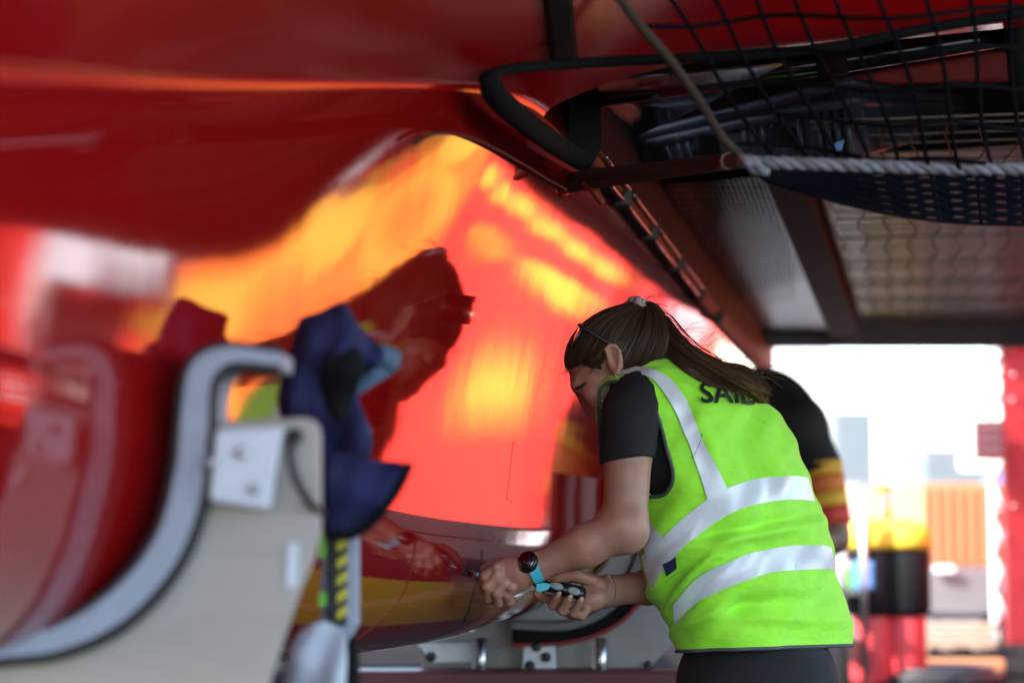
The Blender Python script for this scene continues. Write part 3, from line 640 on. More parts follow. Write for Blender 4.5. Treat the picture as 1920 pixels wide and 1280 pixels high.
# near black safety net, coarse mesh
def net_pt(u, v):
    a = Vector((1165, -10, 0)).lerp(Vector((1960, -60, 0)), u); b = Vector((1392, 292, 0)).lerp(Vector((1990, 352, 0)), u); q = a.lerp(b, v)
    return W(q.x + 10 * math.sin(v * 5 + u * 9), q.y + 7 * math.sin(u * 12 + v * 3), 2.55 + .25 * v + .05 * math.sin(u * 7))
sn = thing('safety_net', 'coarse black safety net hanging before the dark crate under the platform', 'net', net_pt(.5, .5))
for k in range(1, 11): tube('strand', [net_pt(k / 10, v) for v in np.linspace(0, 1, 14)], .0033, M['net'], sn, 6)
for k in range(1, 6): tube('strand', [net_pt(u, k / 5.4) for u in np.linspace(0, 1, 26)], .0033, M['net'], sn, 6)
def net2(u, v):
    q = Vector((1400, 312, 0)).lerp(Vector((1960, 330, 0)), u).lerp(Vector((1440, 340, 0)).lerp(Vector((1960, 420, 0)), u), v); return W(q.x, q.y + 26 * math.sin(u * 3.1) * v, 2.9)
V, F = [], []; n = 40
for i in range(n):
    for j in range(7): V.append(net2(i / (n - 1), j / 6) + Vector((0, .006 * math.sin(i * .9 + j), 0)))
for i in range(n - 1):
    for j in range(6):
        if (i + j) % 3: F.append((i * 7 + j, i * 7 + 7 + j, i * 7 + 8 + j, i * 7 + 1 + j))
V2, F2 = [], []
for j in range(7): tube_vf([net2(i / (n - 1), j / 6) for i in range(n)], .0036, 4, V2, F2)
for i in range(0, n, 2): tube_vf([net2(i / (n - 1), j / 6) for j in range(7)], .0036, 4, V2, F2)
for j in range(6): tube_vf([net2(i / (n - 1), (j + .5 + .3 * math.sin(i)) / 6) for i in range(n)], .0045, 4, V2, F2)
tag(pyd('gathered_net', V2, F2, M['netblue'], sn, True), kind='stuff')
er = catmull([W(x, y, d) for x, y, d in ((1150, -20, 2.5), (1200, 48, 2.55), (1262, 120, 2.62), (1318, 200, 2.7), (1352, 255, 2.75), (1392, 296, 2.8))], 8)
tag(tube('edge_rope', er, .0065, M['rope']), 'frayed dark tan rope running diagonally along the edge of black net', 'rope')
def twisted(name, P, r, m, parent, strands=3, pitch=.07):
    tot = 0; P = [Vector(p) for p in P]; cum = [0]
    for a, b in zip(P, P[1:]): tot += (b - a).length; cum.append(tot)
    for s in range(strands):
        Q = []
        for p, c, i in zip(P, cum, range(len(P))):
            t = (P[min(i + 1, len(P) - 1)] - P[max(i - 1, 0)]).normalized(); u = t.cross(Vector((0, 1, 0))).normalized(); w = t.cross(u); a = 2 * math.pi * (c / pitch + s / strands)
            Q.append(p + (u * math.cos(a) + w * math.sin(a)) * r * .55)
        tube(name, Q, r * .62, m[s % len(m)], parent, 6)
wr = thing('braided_rope', 'white and dark braided rope running level below the black net to the right', 'rope', W(1650, 318, 2.75))
twisted('rope_strand', [W(x, 303 + 14 * math.sin((x - 1390) / 560 * 1.5), 2.75) for x in np.linspace(1392, 1990, 160)], .0085, [M['ropewhite'], M['ropewhite'], M['greybox']], wr, 3, .055)
for i in range(2): tube('end_knot', catmull([W(1390 + 14 * i, 296, 2.74), W(1402 + 14 * i, 304, 2.725), W(1412 + 14 * i, 318, 2.74), W(1424 + 14 * i, 322, 2.75)], 5), .007, M['ropewhite'], wr)
tp = thing('tan_rope', 'doubled tan rope stretched from the hull rail to the white braided rope', 'rope', W(1220, 325, 3.6))
tube('upper_strand', catmull([W(x, y, d) for x, y, d in ((1062, 334, 3.72), (1130, 325, 3.55), (1250, 313, 3.3), (1350, 302, 3.05), (1392, 299, 2.9))], 8), .0105, M['rope'], tp)
tube('lower_strand', catmull([W(x, y, d) for x, y, d in ((1062, 352, 3.7), (1140, 340, 3.55), (1260, 322, 3.3), (1350, 309, 3.05), (1392, 303, 2.9))], 8), .0105, M['rope'], tp)
tube('whipping', [W(1352, 303, 2.98), W(1384, 301, 2.92)], .0118, M['maroon'], tp); tube('whipping', [W(1362, 302.5, 2.96), W(1368, 302, 2.95)], .0125, M['whitecloth'], tp)
for k in range(3): tube('frayed_end', catmull([W(1095 + 10 * k, 345, 3.62), W(1112 + 5 * k, 358 + 4 * k, 3.6), W(1124 + 3 * k, 376 + 3 * k, 3.6)], 5), .006, M['redrope'], tp)
sh = []
for a in np.linspace(0, 2 * math.pi, 22): sh.append(W(1056, 345, 3.69) + Vector((.010 * math.cos(a), .028 * math.sin(a), .026 * math.sin(a))))
tag(tube('red_shackle', sh, .004, M['redgloss']), 'small red anodised shackle ring on the hull rail at rope end', 'shackle')
# black foam tube, strap, spar, crate, bracket
ft = thing('foam_tube', 'thick black foam tube running down from crossbeam corner towards the rope end', 'tube', W(1000, 220, 3.35))
tube('padding', catmull([W(x, y, d) for x, y, d in ((914, 146, 2.82), (934, 184, 2.86), (985, 230, 3.0), (1040, 270, 3.2), (1092, 302, 3.45))], 8), [.014] * 4 + [.018] * 29, M['blackfoam'], ft, 14)
tube('edge_tube', catmull([W(x, y, d) for x, y, d in ((912, 158, 2.82), (922, 142, 2.84), (960, 130, 2.9), (1100, 118, 3.0), (1300, 108, 2.98), (1530, 92, 2.96), (1750, 52, 2.94), (1960, 18, 2.92))], 8), .008, M['blackfoam'], ft, 10)
bs2 = thing('black_strap', 'wide black strap wrapped vertically round the red crossbeam', 'strap', W(1048, 60, 3.0))
FB = BVHTree.FromPolygons([v.co.copy() for v in fairing.data.vertices], [tuple(p.vertices) for p in fairing.data.polygons])
V, F = [], []
for i in range(24):
    for j in range(6):
        v, u = i / 23, j / 5; x = 1016 + 17 * v + 50 * u; y = -50 + 164 * v; o, d = ray(x, y); r = FB.ray_cast(o, d); V.append(r[0] - d * .012 if r[0] is not None else W(x, y, 2.9))
for i in range(23):
    for j in range(5): F.append((i * 6 + j, i * 6 + j + 1, (i + 1) * 6 + j + 1, (i + 1) * 6 + j))
o = pyd('webbing', V, F, M['blackfoam'], bs2, True); md = o.modifiers.new('thick', 'SOLIDIFY'); md.thickness = .004
sp = thing('carbon_spar', 'glossy dark carbon spar tube crossing above the crate at upper right', 'spar', W(1550, 110, 3.6))
tube('tube', [W(1120, 178, 3.75), W(1560, 116, 3.68), W(1895, 62, 3.6)], .024, M['carbon2'], sp, 20)
tube('tape_wrap', [W(1530, 119, 3.675), W(1588, 110, 3.665)], .029, M['brown'], sp, 20)
tube('end_fitting', [W(1880, 64, 3.6), W(1930, 56, 3.59)], .036, M['blackmat'], sp, 16)
tube('stay', [W(1885, -20, 3.4), W(1905, 70, 3.45), W(1915, 190, 3.5)], .020, M['blackmat'], sp)
ap = thing('red_aft_panel', 'dull red panel seen through the gap beyond the carbon spar', 'panel', W(1740, 130, 6))
prism('skin', [(1560, 148), (1900, 90), (1900, 152), (1660, 158)], [5.05] * 4, .03, M['redflat'], ap, .01)
prism('skin', [(1100, 330), (1098, 300), (1142, 264), (1160, 280), (1164, 334)], [4.6] * 5, .02, M['redflat'], ap, .004)
prism('carbon_panel', [(945, 165), (1470, 118), (1300, 205), (1140, 278)], [3.42, 3.42, 4.2, 4.4], .02, M['carbon2'], boat)
ct = thing('plastic_crate', 'upturned dark ribbed plastic crate lying on the platform netting', 'crate', W(1500, 240, 4.2))
CA, CB, CC = (4.55, 4.1, 5.0)
prism('side_panel', [(1145, 268), (1590, 150), (1602, 296), (1168, 322)], [CA, CB, CB, CA], .03, M['crate'], ct, .004)
prism('side_panel', [(1590, 150), (1808, 188), (1808, 238), (1602, 296)], [CB, CC, CC, CB], .03, M['crate'], ct, .004)
def cface(u, v, off=0.0, side=0):
    if side == 0: a = Vector((1145, 268)).lerp(Vector((1590, 150)), u); b = Vector((1168, 322)).lerp(Vector((1602, 296)), u); d = CA + (CB - CA) * u
    else: a = Vector((1590, 150)).lerp(Vector((1808, 188)), u); b = Vector((1602, 296)).lerp(Vector((1808, 238)), u); d = CB + (CC - CB) * u
    q = a.lerp(b, v); return W(q.x, q.y, d - off)
for u0 in (.03, .07, .12, .22, .27, .31, .355, .47, .55, .59, .63, .67, .78, .86, .90, .94, .985):
    tube('rib', [cface(u0, .28, .015), cface(u0, .98, .015)], .008, M['crate'], ct, 6)
for u0 in (.1, .22, .34, .46, .58, .70, .82, .94): tube('rib', [cface(u0, .04, .012, 1), cface(u0, .96, .012, 1)], .007, M['crate'], ct, 6)
for v in (.03, .27): tube('rim', [cface(u, v, .02) for u in np.linspace(0, 1, 8)], .013, M['crate'], ct, 8); tube('rim', [cface(u, v, .02, 1) for u in np.linspace(0, 1, 8)], .012, M['crate'], ct, 8)
for u0 in (.16, .41, .73): 
    bm = bmesh.new(); p = cface(u0, .62, .02); obox(bm, p, (.045, .012, .02), R(20), .005); bmo('handle_recess', bm, M['blackmat'], ct)
quadplate('base', [cface(0, 1), cface(1, 1), cface(1, 1, 0, 1), cface(1, 1, 0, 1) + Vector((-1.2, .6, .1))], .01, M['crate'], ct)
tag(prism('blue_scrap', [(1566, 268), (1584, 262), (1578, 282), (1560, 286)], 4.0, .01, M['bluebox']), 'small blue plastic scrap caught at the lower edge of the crate', 'scrap')
# lines on the hull
def on_hull(x, y, off=.002):
    o, d = ray(x, y); best = None
    for h in HB:
        r = h.ray_cast(o, d)
        if r[0] and (best is None or r[3] < best[3]): best = r
    n = best[1] if best[1].dot(d) < 0 else -best[1]; return best[0] + n * off
HB = [BVHTree.FromPolygons([v.co.copy() for v in hull.data.vertices], [tuple(p.vertices) for p in hull.data.polygons])]
tube('hatch_seam', [on_hull(x, y, .0004) for x, y in ((972, 836), (962, 828), (957, 880), (950, 936), (962, 941))], .00035, M['rubber'], boat, 5)
tag(tube('orange_cord', catmull([on_hull(x, y, .0015) for x, y in ((778, 1000), (776, 1040), (764, 1085), (752, 1118), (720, 1155), (680, 1188), (655, 1205))], 6),  .0008, M['redrope'], None, 6), 'thin orange cord taped along the lower flank of red hull', 'cord').name = 'orange_line'
tag(tube('thread', catmull([on_hull(x, y, .0015) for x, y in ((903, 1030), (903, 1052), (895, 1085), (885, 1120), (872, 1160), (858, 1190))], 6), .0007, M['rope'], None, 6), 'fine thread hanging straight down the hull beside her fist', 'thread')
hc = catmull([on_hull(x, y, .012) for x, y in ((760, 265), (800, 247), (850, 250), (900, 268), (960, 300), (1010, 330), (1050, 352))], 6)
tag(tube('thin_line', hc, .0028, M['redrope2'], None, 6), 'thin dark line stretched over the flare of the hull to the rail', 'line')
# ------------------------------------------------------------------ the worker
pr = thing('person', 'woman in black T-shirt and bright green hi-vis vest leaning to work on the hull', 'person', (W(1430, 1200, 3.65).x, W(1430, 1200, 3.65).y, 0))
SEC = [((1273, 1220), (1592, 1209), 3.66, 1.0), ((1246, 1150), (1580, 1140), 3.66, 1.0), ((1219, 1085), (1563, 1062), 3.65, 1.0), ((1199, 1010), (1545, 990), 3.64, 1.0),
       ((1190, 950), (1522, 925), 3.63, 1.0), ((1165, 905), (1498, 860), 3.62, 1.0), ((1137, 860), (1471, 800), 3.61, 1.0), ((1121, 800), (1437, 757), 3.60, 1.0),
       ((1121, 745), (1386, 714), 3.595, 1.08), ((1134, 712), (1333, 684), 3.59, 1.2), ((1152, 700), (1285, 669), 3.585, 1.4), ((1187, 692), (1241, 660), 3.58, 2.2)]
def loft(secs, nu, nv, grow=1.0, dz=0.):
    L = catmull([Vector((s[0][0], s[0][1], s[2])) for s in secs], nv); Rr = catmull([Vector((s[1][0], s[1][1], s[3])) for s in secs], nv); V, F = [], []
    for l, r in zip(L, Rr):
        D, f = l.z, r.z; mx, my = (l.x + r.x) / 2, (l.y + r.y) / 2; hx, hy = (r.x - l.x) / 2 * grow, (r.y - l.y) / 2 * grow; hw = math.hypot(hx, hy) / FPX * D
        b = 1 / 1.262
        for k in range(nu):
            u = 2 * math.pi * k / nu; cu, su = math.cos(u), math.sin(u); cu = math.copysign(abs(cu) ** .86, cu); su = math.copysign(abs(su) ** .86, su)
            x = (cu * 1.5 * b - su * b) * .7; d = (cu * 1.5 * b + su * b) * .7
            V.append(W(mx + hx * x, my + hy * x - dz, D + d * hw * f))
    nr = len(L)
    for i in range(nr - 1):
        for k in range(nu): F.append((i * nu + k, i * nu + (k + 1) % nu, (i + 1) * nu + (k + 1) % nu, (i + 1) * nu + k))
    return V, F
V, F = loft(SEC, 150, 14)
# cloth folds: real displacement along the outward direction
cen = sum((Vector(v) for v in V), Vector()) / len(V)
def fold(p):
    x, y = proj(p); g = lambda cx, cy, sx, sy, a: math.exp(-(((x - cx) * math.cos(a) + (y - cy) * math.sin(a)) / sx) ** 2 - ((-(x - cx) * math.sin(a) + (y - cy) * math.cos(a)) / sy) ** 2)
    h = .010 * g(1300, 1075, 60, 9, -.75) - .008 * g(1325, 1095, 70, 9, -.7) + .011 * g(1275, 1110, 55, 10, -.95) - .009 * g(1290, 1140, 50, 9, -.8)
    h += .009 * g(1330, 1150, 70, 12, -.5) - .006 * g(1430, 1130, 120, 14, -.12) + .006 * g(1480, 1160, 110, 12, .05) + .006 * g(1400, 1005, 130, 12, -.2) - .005 * g(1420, 985, 130, 10, -.2)
    h += .006 * g(1330, 830, 16, 90, -.3) - .006 * g(1400, 850, 18, 90, -.35) + .005 * g(1450, 880, 14, 80, -.4) + .007 * g(1235, 1090, 12, 50, .35) - .006 * g(1262, 1010, 40, 8, -.6)
    h += .0025 * math.sin(x * .045 + y * .021) + .002 * math.sin(x * .021 - y * .05 + 1) + .0015 * math.sin(x * .09 + y * .06)
    return h
V2 = []
for p in V:
    d = Vector((p.x - cen.x, p.y - cen.y, 0)); d = d.normalized() if d.length > 1e-5 else Vector((0, -1, 0)); V2.append(p + d * fold(p) * 1.7)
V = V2
def inpoly(x, y, P):
    r = False
    for i in range(len(P)):
        x1, y1 = P[i]; x2, y2 = P[i - 1]
        if (y1 > y) != (y2 > y) and x < (x2 - x1) * (y - y1) / (y2 - y1) + x1: r = not r
    return r
VB = BVHTree.FromPolygons(V, F)
ARM = [(p.x, p.y) for p in catmull([Vector((x, y, 0)) for x, y in ((1129, 868), (1125, 800), (1126, 745), (1136, 722), (1160, 716), (1196, 716), (1216, 735), (1233, 780), (1248, 835), (1262, 890), (1250, 922), (1222, 929), (1190, 920), (1150, 905), (1129, 868))], 8)]
keep = []
for f in F:
    c = sum((V[i] for i in f), Vector()) / len(f); x, y = proj(c); n = (V[f[1]] - V[f[0]]).cross(V[f[2]] - V[f[0]]); dn = (c - Vector((0, 0, CAMZ)))
    near = VB.ray_cast(Vector((0, 0, CAMZ)), dn.normalized()); isnear = near[0] is None or near[3] > dn.length - .03
    if not (isnear and inpoly(x, y, ARM)): keep.append(f)
vest = pyd('vest', V, keep, M['vest'], pr, True); md = vest.modifiers.new('thick', 'SOLIDIFY'); md.thickness = .003; md.offset = -1
def on_vest(x, y, off=.0025, D0=3.5):
    o, d = ray(x, y); r = VB.ray_cast(o, d)
    if r[0] is None:
        q = VB.find_nearest(W(x, y, D0)); n = q[1] if q[1].dot(d) < 0 else -q[1]; return q[0] + n * off
    n = r[1] if r[1].dot(d) < 0 else -r[1]
    if n.dot(-d) < .12: n = (n - d * .3).normalized()
    return r[0] + n * off
def strip(name, top, bot, m, nx=60, ny=7, off=.0028):
    T = [(p.x, p.y) for p in catmull([Vector((a, b, 0)) for a, b in top], 12)]; B = [(p.x, p.y) for p in catmull([Vector((a, b, 0)) for a, b in bot], 12)]
    def at(P, t): s = t * (len(P) - 1); i = min(int(s), len(P) - 2); return Vector(P[i]).lerp(Vector(P[i + 1]), s - i)
    V, F = [], []
    for i in range(nx):
        a, b = at(T, i / (nx - 1)), at(B, i / (nx - 1))
        for j in range(ny):
            q = a.lerp(b, j / (ny - 1)); V.append(on_vest(q.x, q.y, off))
    for i in range(nx - 1):
        for j in range(ny - 1): F.append((i * ny + j, i * ny + j + 1, (i + 1) * ny + j + 1, (i + 1) * ny + j))
    return pyd(name, V, F, m, vest, True)
strip('reflective_band', [(1204, 1042), (1240, 1008), (1300, 954), (1350, 921), (1400, 902), (1440, 894), (1486, 892), (1513, 896)], [(1222, 1104), (1252, 1056), (1302, 1008), (1350, 972), (1400, 950), (1450, 939), (1500, 937), (1526, 941)], M['reflect'])
strip('reflective_band', [(1262, 1132), (1300, 1086), (1350, 1058), (1420, 1033), (1480, 1023), (1535, 1021), (1556, 1026)], [(1266, 1172), (1302, 1135), (1342, 1110), (1400, 1086), (1460, 1071), (1545, 1066), (1567, 1069)], M['reflect'])
strip('shoulder_strip', [(1153, 706), (1180, 703), (1214, 708), (1238, 730), (1266, 775), (1292, 835), (1326, 938)], [(1162, 696), (1196, 690), (1236, 700), (1264, 722), (1292, 765), (1320, 830), (1362, 918)], M['reflect'], off=.0038)
strip('chest_strip', [(1204, 955), (1226, 985), (1250, 1012)], [(1196, 1000), (1208, 1024), (1222, 1052)], M['reflect'], 20, 6, .0036)
strip('brand_tag', [(1245, 1056), (1268, 1040)], [(1250, 1077), (1270, 1062)], M['navytag'], 8, 5, .005)
tube('binding', [on_vest(x, y, .002) for x, y in ARM], .0036, M['binding'], vest, 6)
hemP = V[:150]; tube('hem_binding', [Vector(p) for p in hemP] + [Vector(hemP[0])], .0036, M['binding'], vest, 6)
tube('seam', [on_vest(x, y, .0035) for x, y in ((1316, 812), (1313, 826), (1306, 842), (1298, 858))], .0006, M['binding'], vest, 5)
tube('seam', catmull([on_vest(x, y, .001) for x, y in ((1226, 1105), (1262, 1080), (1296, 1062), (1322, 1052))], 6), .0012, M['vest'], vest, 5)
# lettering on the back
fc = bpy.data.curves.new('lettering', 'FONT'); fc.body = 'SAIL'; fc.size = 1; fc.resolution_u = 3; fc.offset = .018
fo = bpy.data.objects.new('tmp', fc); col.objects.link(fo); dg = bpy.context.evaluated_depsgraph_get(); me = bpy.data.meshes.new_from_object(fo.evaluated_get(dg)); bpy.data.objects.remove(fo)
bm = bmesh.new(); bm.from_mesh(me)
for _ in range(3): bmesh.ops.subdivide_edges(bm, edges=[e for e in bm.edges if e.calc_length() > .12], cuts=1); bmesh.ops.triangulate(bm, faces=[f for f in bm.faces if len(f.verts) > 3])
xs = [v.co.x for v in bm.verts]; x0, x1 = min(xs), max(xs)
for v in bm.verts:
    s = (v.co.x - x0) / (x1 - x0); t = v.co.y / .70; px, py = 1314 + 98 * s + 4 * t * 0, 757 - 6 * s + 8 * s * s - 37 * t; px -= 5 * t; v.co = on_vest(px, py, .0042)
bm.to_mesh(me); bm.free(); link('lettering', me, M['print'], vest)
# shirt: torso under the vest, collar, near sleeve
Vs, Fs = loft(SEC, 60, 6, .87); pyd('shirt', Vs, Fs, M['shirt'], pr, True)
P = catmull([W(1205, 735, 3.52), W(1192, 752, 3.485), W(1182, 785, 3.455), W(1178, 830, 3.44), W(1177, 862, 3.435)], 6); rr = list(np.interp(np.linspace(0, 1, len(P)), [0, .2, .5, .8, 1], [.046, .050, .0505, .0485, .0475]))
Vt, Ft = [], []
n = 40
for i, (p, r) in enumerate(zip(P, rr)):
    t = (P[min(i + 1, len(P) - 1)] - P[max(i - 1, 0)]).normalized(); u = t.cross(FW).normalized(); w = t.cross(u)
    for k in range(n):
        a = 2 * math.pi * k / n; rr_ = r * (1 + .025 * math.sin(3 * a + i * .5) + .015 * math.sin(5 * a - i * .9)); q = p + (u * math.cos(a) + w * math.sin(a)) * rr_
        if i == len(P) - 1: q += t * .008 * -math.cos(a)
        Vt.append(q)
for i in range(len(P) - 1):
    for k in range(n): Ft.append((i * n + k, i * n + (k + 1) % n, (i + 1) * n + (k + 1) % n, (i + 1) * n + k))
sl = pyd('sleeve', Vt, Ft, M['shirt'], pr, True); md = sl.modifiers.new('thick', 'SOLIDIFY'); md.thickness = .003; md.offset = -1

P = [W(1325, 765, 3.715), W(1320, 820, 3.735), W(1314, 880, 3.755), W(1309, 925, 3.77)]
V9, F9 = tube_vf(catmull(P, 5), list(np.linspace(.062, .053, 16)), 24, caps=False); sl = pyd('sleeve', V9, F9, M['shirt'], pr, True); md = sl.modifiers.new('thick', 'SOLIDIFY'); md.thickness = .003; md.offset = -1
# body: one continuous surface
hc0 = W(1160, 655, 3.58); E1, E2, E3 = dirpx(-.9, -.44), dirpx(-.44, .9), FW
B = [cap(W(1250, 745, 3.60), W(1395, 1120, 3.65), .085, .10, .03), cap(W(1205, 745, 3.52), W(1330, 760, 3.70), .05, .05, .03),
     cap(W(1188, 690, 3.585), W(1250, 745, 3.60), .052, .058, .02),
     ell(hc0, (E1, E2, E3), (.097, .069, .075), .014), ell(W(1122, 722, 3.58), (dirpx(.45, -.89), dirpx(.89, .45), FW), (.064, .043, .056), .014),
     ell(W(1150, 728, 3.58), (dirpx(.62, -.78), dirpx(.78, .62), FW), (.066, .042, .055), .014), cap(W(1122, 755, 3.58), W(1160, 782, 3.58), .026, .020, .014),
     cap(W(1093, 738, 3.58), W(1108, 768, 3.58), .007, .010, .009), ell(W(1109, 770, 3.58), (dirpx(.45, -.89), dirpx(.89, .45), FW), (.011, .010, .014), .006),
     cap(W(1084, 722, 3.55), W(1084, 722, 3.61), .012, .012, .012), cap(W(1114, 738, 3.535), W(1122, 745, 3.535), .020, .020, .016), cap(W(1114, 738, 3.625), W(1122, 745, 3.625), .020, .020, .016),
     cap(W(1124, 781, 3.562), W(1124, 781, 3.598), .0085, .0085, .006), cap(W(1133, 787, 3.565), W(1133, 787, 3.595), .0085, .0085, .006),
     ell(W(1152, 674, 3.503), (dirpx(.25, -.97), dirpx(.97, .25, .2), dirpx(0, 0, 1)), (.026, .0145, .007), .006)]
for sg, D in ((1, 3.497), (-1, 3.663)):
    hx = [W(x, y, D) for x, y in ((1141, 668), (1136, 655), (1142, 648), (1153, 648), (1161, 658), (1163, 674), (1160, 690), (1156, 699))]; B += chain(hx, [.0038] * 8, .003)
    B.append(cap(W(1157, 698, D + .004 * sg), W(1155, 694, D + .006 * sg), .0065, .006, .004))
B.append(ell(W(1152, 674, 3.662), (dirpx(.25, -.97), dirpx(.97, .25), FW), (.026, .0145, .007), .006))
ear_sub = ell(W(1149, 671, 3.494), (dirpx(.25, -.97), dirpx(.97, .25), FW), (.014, .007, .006), .003); ear_sub['sub'] = True; B.append(ear_sub)
# near arm
B += [cap(W(1192, 752, 3.49), W(1178, 850, 3.437), .0425, .0415, .005), cap(W(1178, 850, 3.437), W(1171, 985, 3.405), .0415, .0375, .006), cap(W(1171, 985, 3.405), W(1178, 1001, 3.402), .035, .029, .02),
      cap(W(1166, 990, 3.402), W(1095, 1024, 3.405), .0385, .0335, .022), cap(W(1095, 1024, 3.405), W(1008, 1060, 3.418), .0335, .0235, .02), cap(W(1008, 1060, 3.418), W(975, 1074, 3.42), .024, .025, .014),
      ell(W(955, 1081, 3.42), (dirpx(-.92, -.38), dirpx(-.38, .92), FW), (.040, .033, .0175), .012)]
fingers = [([(934, 1062, 3.412), (909, 1080, 3.412), (905, 1104, 3.43), (914, 1112, 3.455)], .0098), ([(934, 1077, 3.407), (913, 1099, 3.405), (915, 1121, 3.424), (925, 1124, 3.45)], .0098),
           ([(946, 1090, 3.407), (931, 1111, 3.405), (934, 1129, 3.424), (944, 1128, 3.45)], .0092), ([(962, 1098, 3.411), (950, 1115, 3.411), (952, 1128, 3.428), (960, 1126, 3.45)], .0082),
           ([(978, 1062, 3.44), (944, 1051, 3.458), (922, 1058, 3.47), (908, 1066, 3.475)], .0105)]
for ch, r in fingers: B += chain([W(*p) for p in ch], [r, r * .97, r * .9, r * .78], .0022)
for x, y in ((931, 1064), (931, 1080), (943, 1093), (959, 1101)): B.append(cap(W(x, y, 3.405), W(x, y, 3.407), .0088, .0088, .005))
# far arm
B += [cap(W(1325, 775, 3.72), W(1302, 1050, 3.81), .044, .038, .01), cap(W(1302, 1050, 3.81), W(1215, 1100, 3.668), .036, .030, .01), cap(W(1215, 1100, 3.665), W(1136, 1108, 3.612), .030, .0272, .015),
      cap(W(1136, 1108, 3.612), W(1112, 1110, 3.597), .027, .027, .012), ell(W(1098, 1112, 3.589), (dirpx(-1, .05), dirpx(.05, 1), FW), (.040, .034, .0165), .012), ell(W(1108, 1092, 3.577), (dirpx(-1, .25), dirpx(.25, 1), FW), (.030, .016, .016), .010),
      ell(W(1112, 1128, 3.582), (dirpx(-1, -.3), dirpx(-.3, 1), FW), (.026, .014, .014), .010)]
f2 = [([(1112, 1088, 3.568), (1078, 1077, 3.556), (1046, 1081, 3.556), (1030, 1086, 3.56)], .0115), ([(1078, 1112, 3.596), (1044, 1121, 3.592), (1018, 1121, 3.578), (1006, 1113, 3.56)], .0088),
      ([(1086, 1121, 3.594), (1055, 1139, 3.580), (1036, 1133, 3.556), (1044, 1117, 3.539)], .0092), ([(1095, 1129, 3.588), (1072, 1150, 3.572), (1054, 1144, 3.546), (1066, 1123, 3.533)], .0092), ([(1106, 1134, 3.582), (1091, 1154, 3.565), (1075, 1149, 3.545), (1088, 1127, 3.533)], .0084)]
for ch, r in f2: B += chain([W(*p) for p in ch], [r, r * .98, r * .92, r * .8], .003)
Vb, Qb = sdf_mesh(B, .0026)
np_mesh('body', Vb, Qb, M['skin'], pr)
def blob(name, c, axes, rad, m, parent):
    bm = bmesh.new(); bmesh.ops.create_uvsphere(bm, u_segments=16, v_segments=10, radius=1)
    A = Matrix([Vector(a).normalized() for a in axes]).transposed()
    for v in bm.verts: v.co = A @ Vector((v.co.x * rad[0], v.co.y * rad[1], v.co.z * rad[2])) + Vector(c)
    return bmo(name, bm, m, parent, True)
M['nail'] = mat('nail', (.47, .27, .20), .35); M['lash'] = mat('dark_lash', (.02, .012, .01), .6); M['silver'] = mat('silver', (.7, .68, .66), .25, metal=1)
for x, y, D in ((1048, 1113, 3.531), (1069, 1119, 3.5255), (1090, 1123, 3.5255)): blob('nail', W(x, y, D), (dirpx(.5, .85), dirpx(.85, -.5), FW), (.0056, .0044, .002), M['nail'], pr)
for D, sg in ((3.531, 1), (3.629, -1)):
    tube('eyelash', catmull([W(1094, 738, D + .006 * sg), W(1101, 738, D - .002 * sg), W(1108, 733, D - .002 * sg)], 5), .0022, M['lash'], pr, 6)
    tube('eyebrow', catmull([W(1080, 728, D + .012 * sg), W(1088, 725, D + .001 * sg), W(1099, 718, D - .001 * sg), W(1108, 710, D - .001 * sg)], 5), .0030, M['lash'], pr, 6)
blob('earring', W(1155, 705, 3.492), (Vector((1, 0, 0)), Vector((0, 1, 0)), Vector((0, 0, 1))), (.0022, .0022, .0026), M['silver'], pr)

# hair: cap, combed strands, tied pony tail
H = [ell(hc0, (E1, E2, E3), (.1005, .0735, .080), .01), ell(W(1196, 642, 3.58), (dirpx(1, .2), dirpx(-.2, 1), FW), (.062, .056, .068), .02), cap(W(1188, 665, 3.57), W(1212, 690, 3.585), .055, .05, .02), cap(W(1195, 592, 3.575), W(1215, 592, 3.575), .022, .026, .015)]
Vh, Qh = sdf_mesh(H, .004)
HP = [(1030, 706), (1066, 694), (1092, 684), (1110, 690), (1126, 692), (1133, 672), (1131, 648), (1150, 642), (1166, 655), (1170, 690), (1176, 716), (1190, 830), (1030, 830)]
cq = Vh[Qh].mean(1); kp = np.array([not inpoly(*proj(c), HP) for c in cq])
def hairmat(name, c0, c1):
    m = mat(name, c0, .45, spec=.22); t = m.node_tree; b = t.nodes["Principled BSDF"]; at = t.nodes.new("ShaderNodeAttribute"); at.attribute_name = "tone"
    mx = t.nodes.new("ShaderNodeMix"); mx.data_type = 'RGBA'; mx.inputs[6].default_value = (*c0, 1); mx.inputs[7].default_value = (*c1, 1)
    t.links.new(at.outputs["Fac"], mx.inputs[0]); t.links.new(mx.outputs[2], b.inputs["Base Color"]); return m
M['haircap'] = mat('hair_base', (.030, .017, .011), .5, noise=(160, .5), bump=[(260, (1, 1, 1), .4, .002)]); M['hair'] = hairmat('hair_strand', (.026, .0125, .007), (.29, .15, .068))
hair = np_mesh('hair', Vh, Qh[kp], M['haircap'], pr)
def strands(name, paths, r0, parent):
    V, F, T = [], [], []
    for P, tones in paths:
        a = len(V); k = len(P); tube_vf(P, [r0 * (.5 + .5 * math.sin(math.pi * min(1, .15 + i / k))) for i in range(k)], 3, V, F, False)
        for t in tones: T += [t] * 3
    o = pyd(name, V, F, M['hair'], parent, True); at = o.data.attributes.new('tone', 'FLOAT', 'POINT'); at.data.foreach_set('value', T); tag(o, kind='stuff'); return o
rad = Vector((.1015, .0745, .081)); TIE = W(1199, 588, 3.575)
def to_l(p): q = Vector(p) - hc0; return Vector((q.dot(E1) / rad.x, q.dot(E2) / rad.y, q.dot(E3) / rad.z))
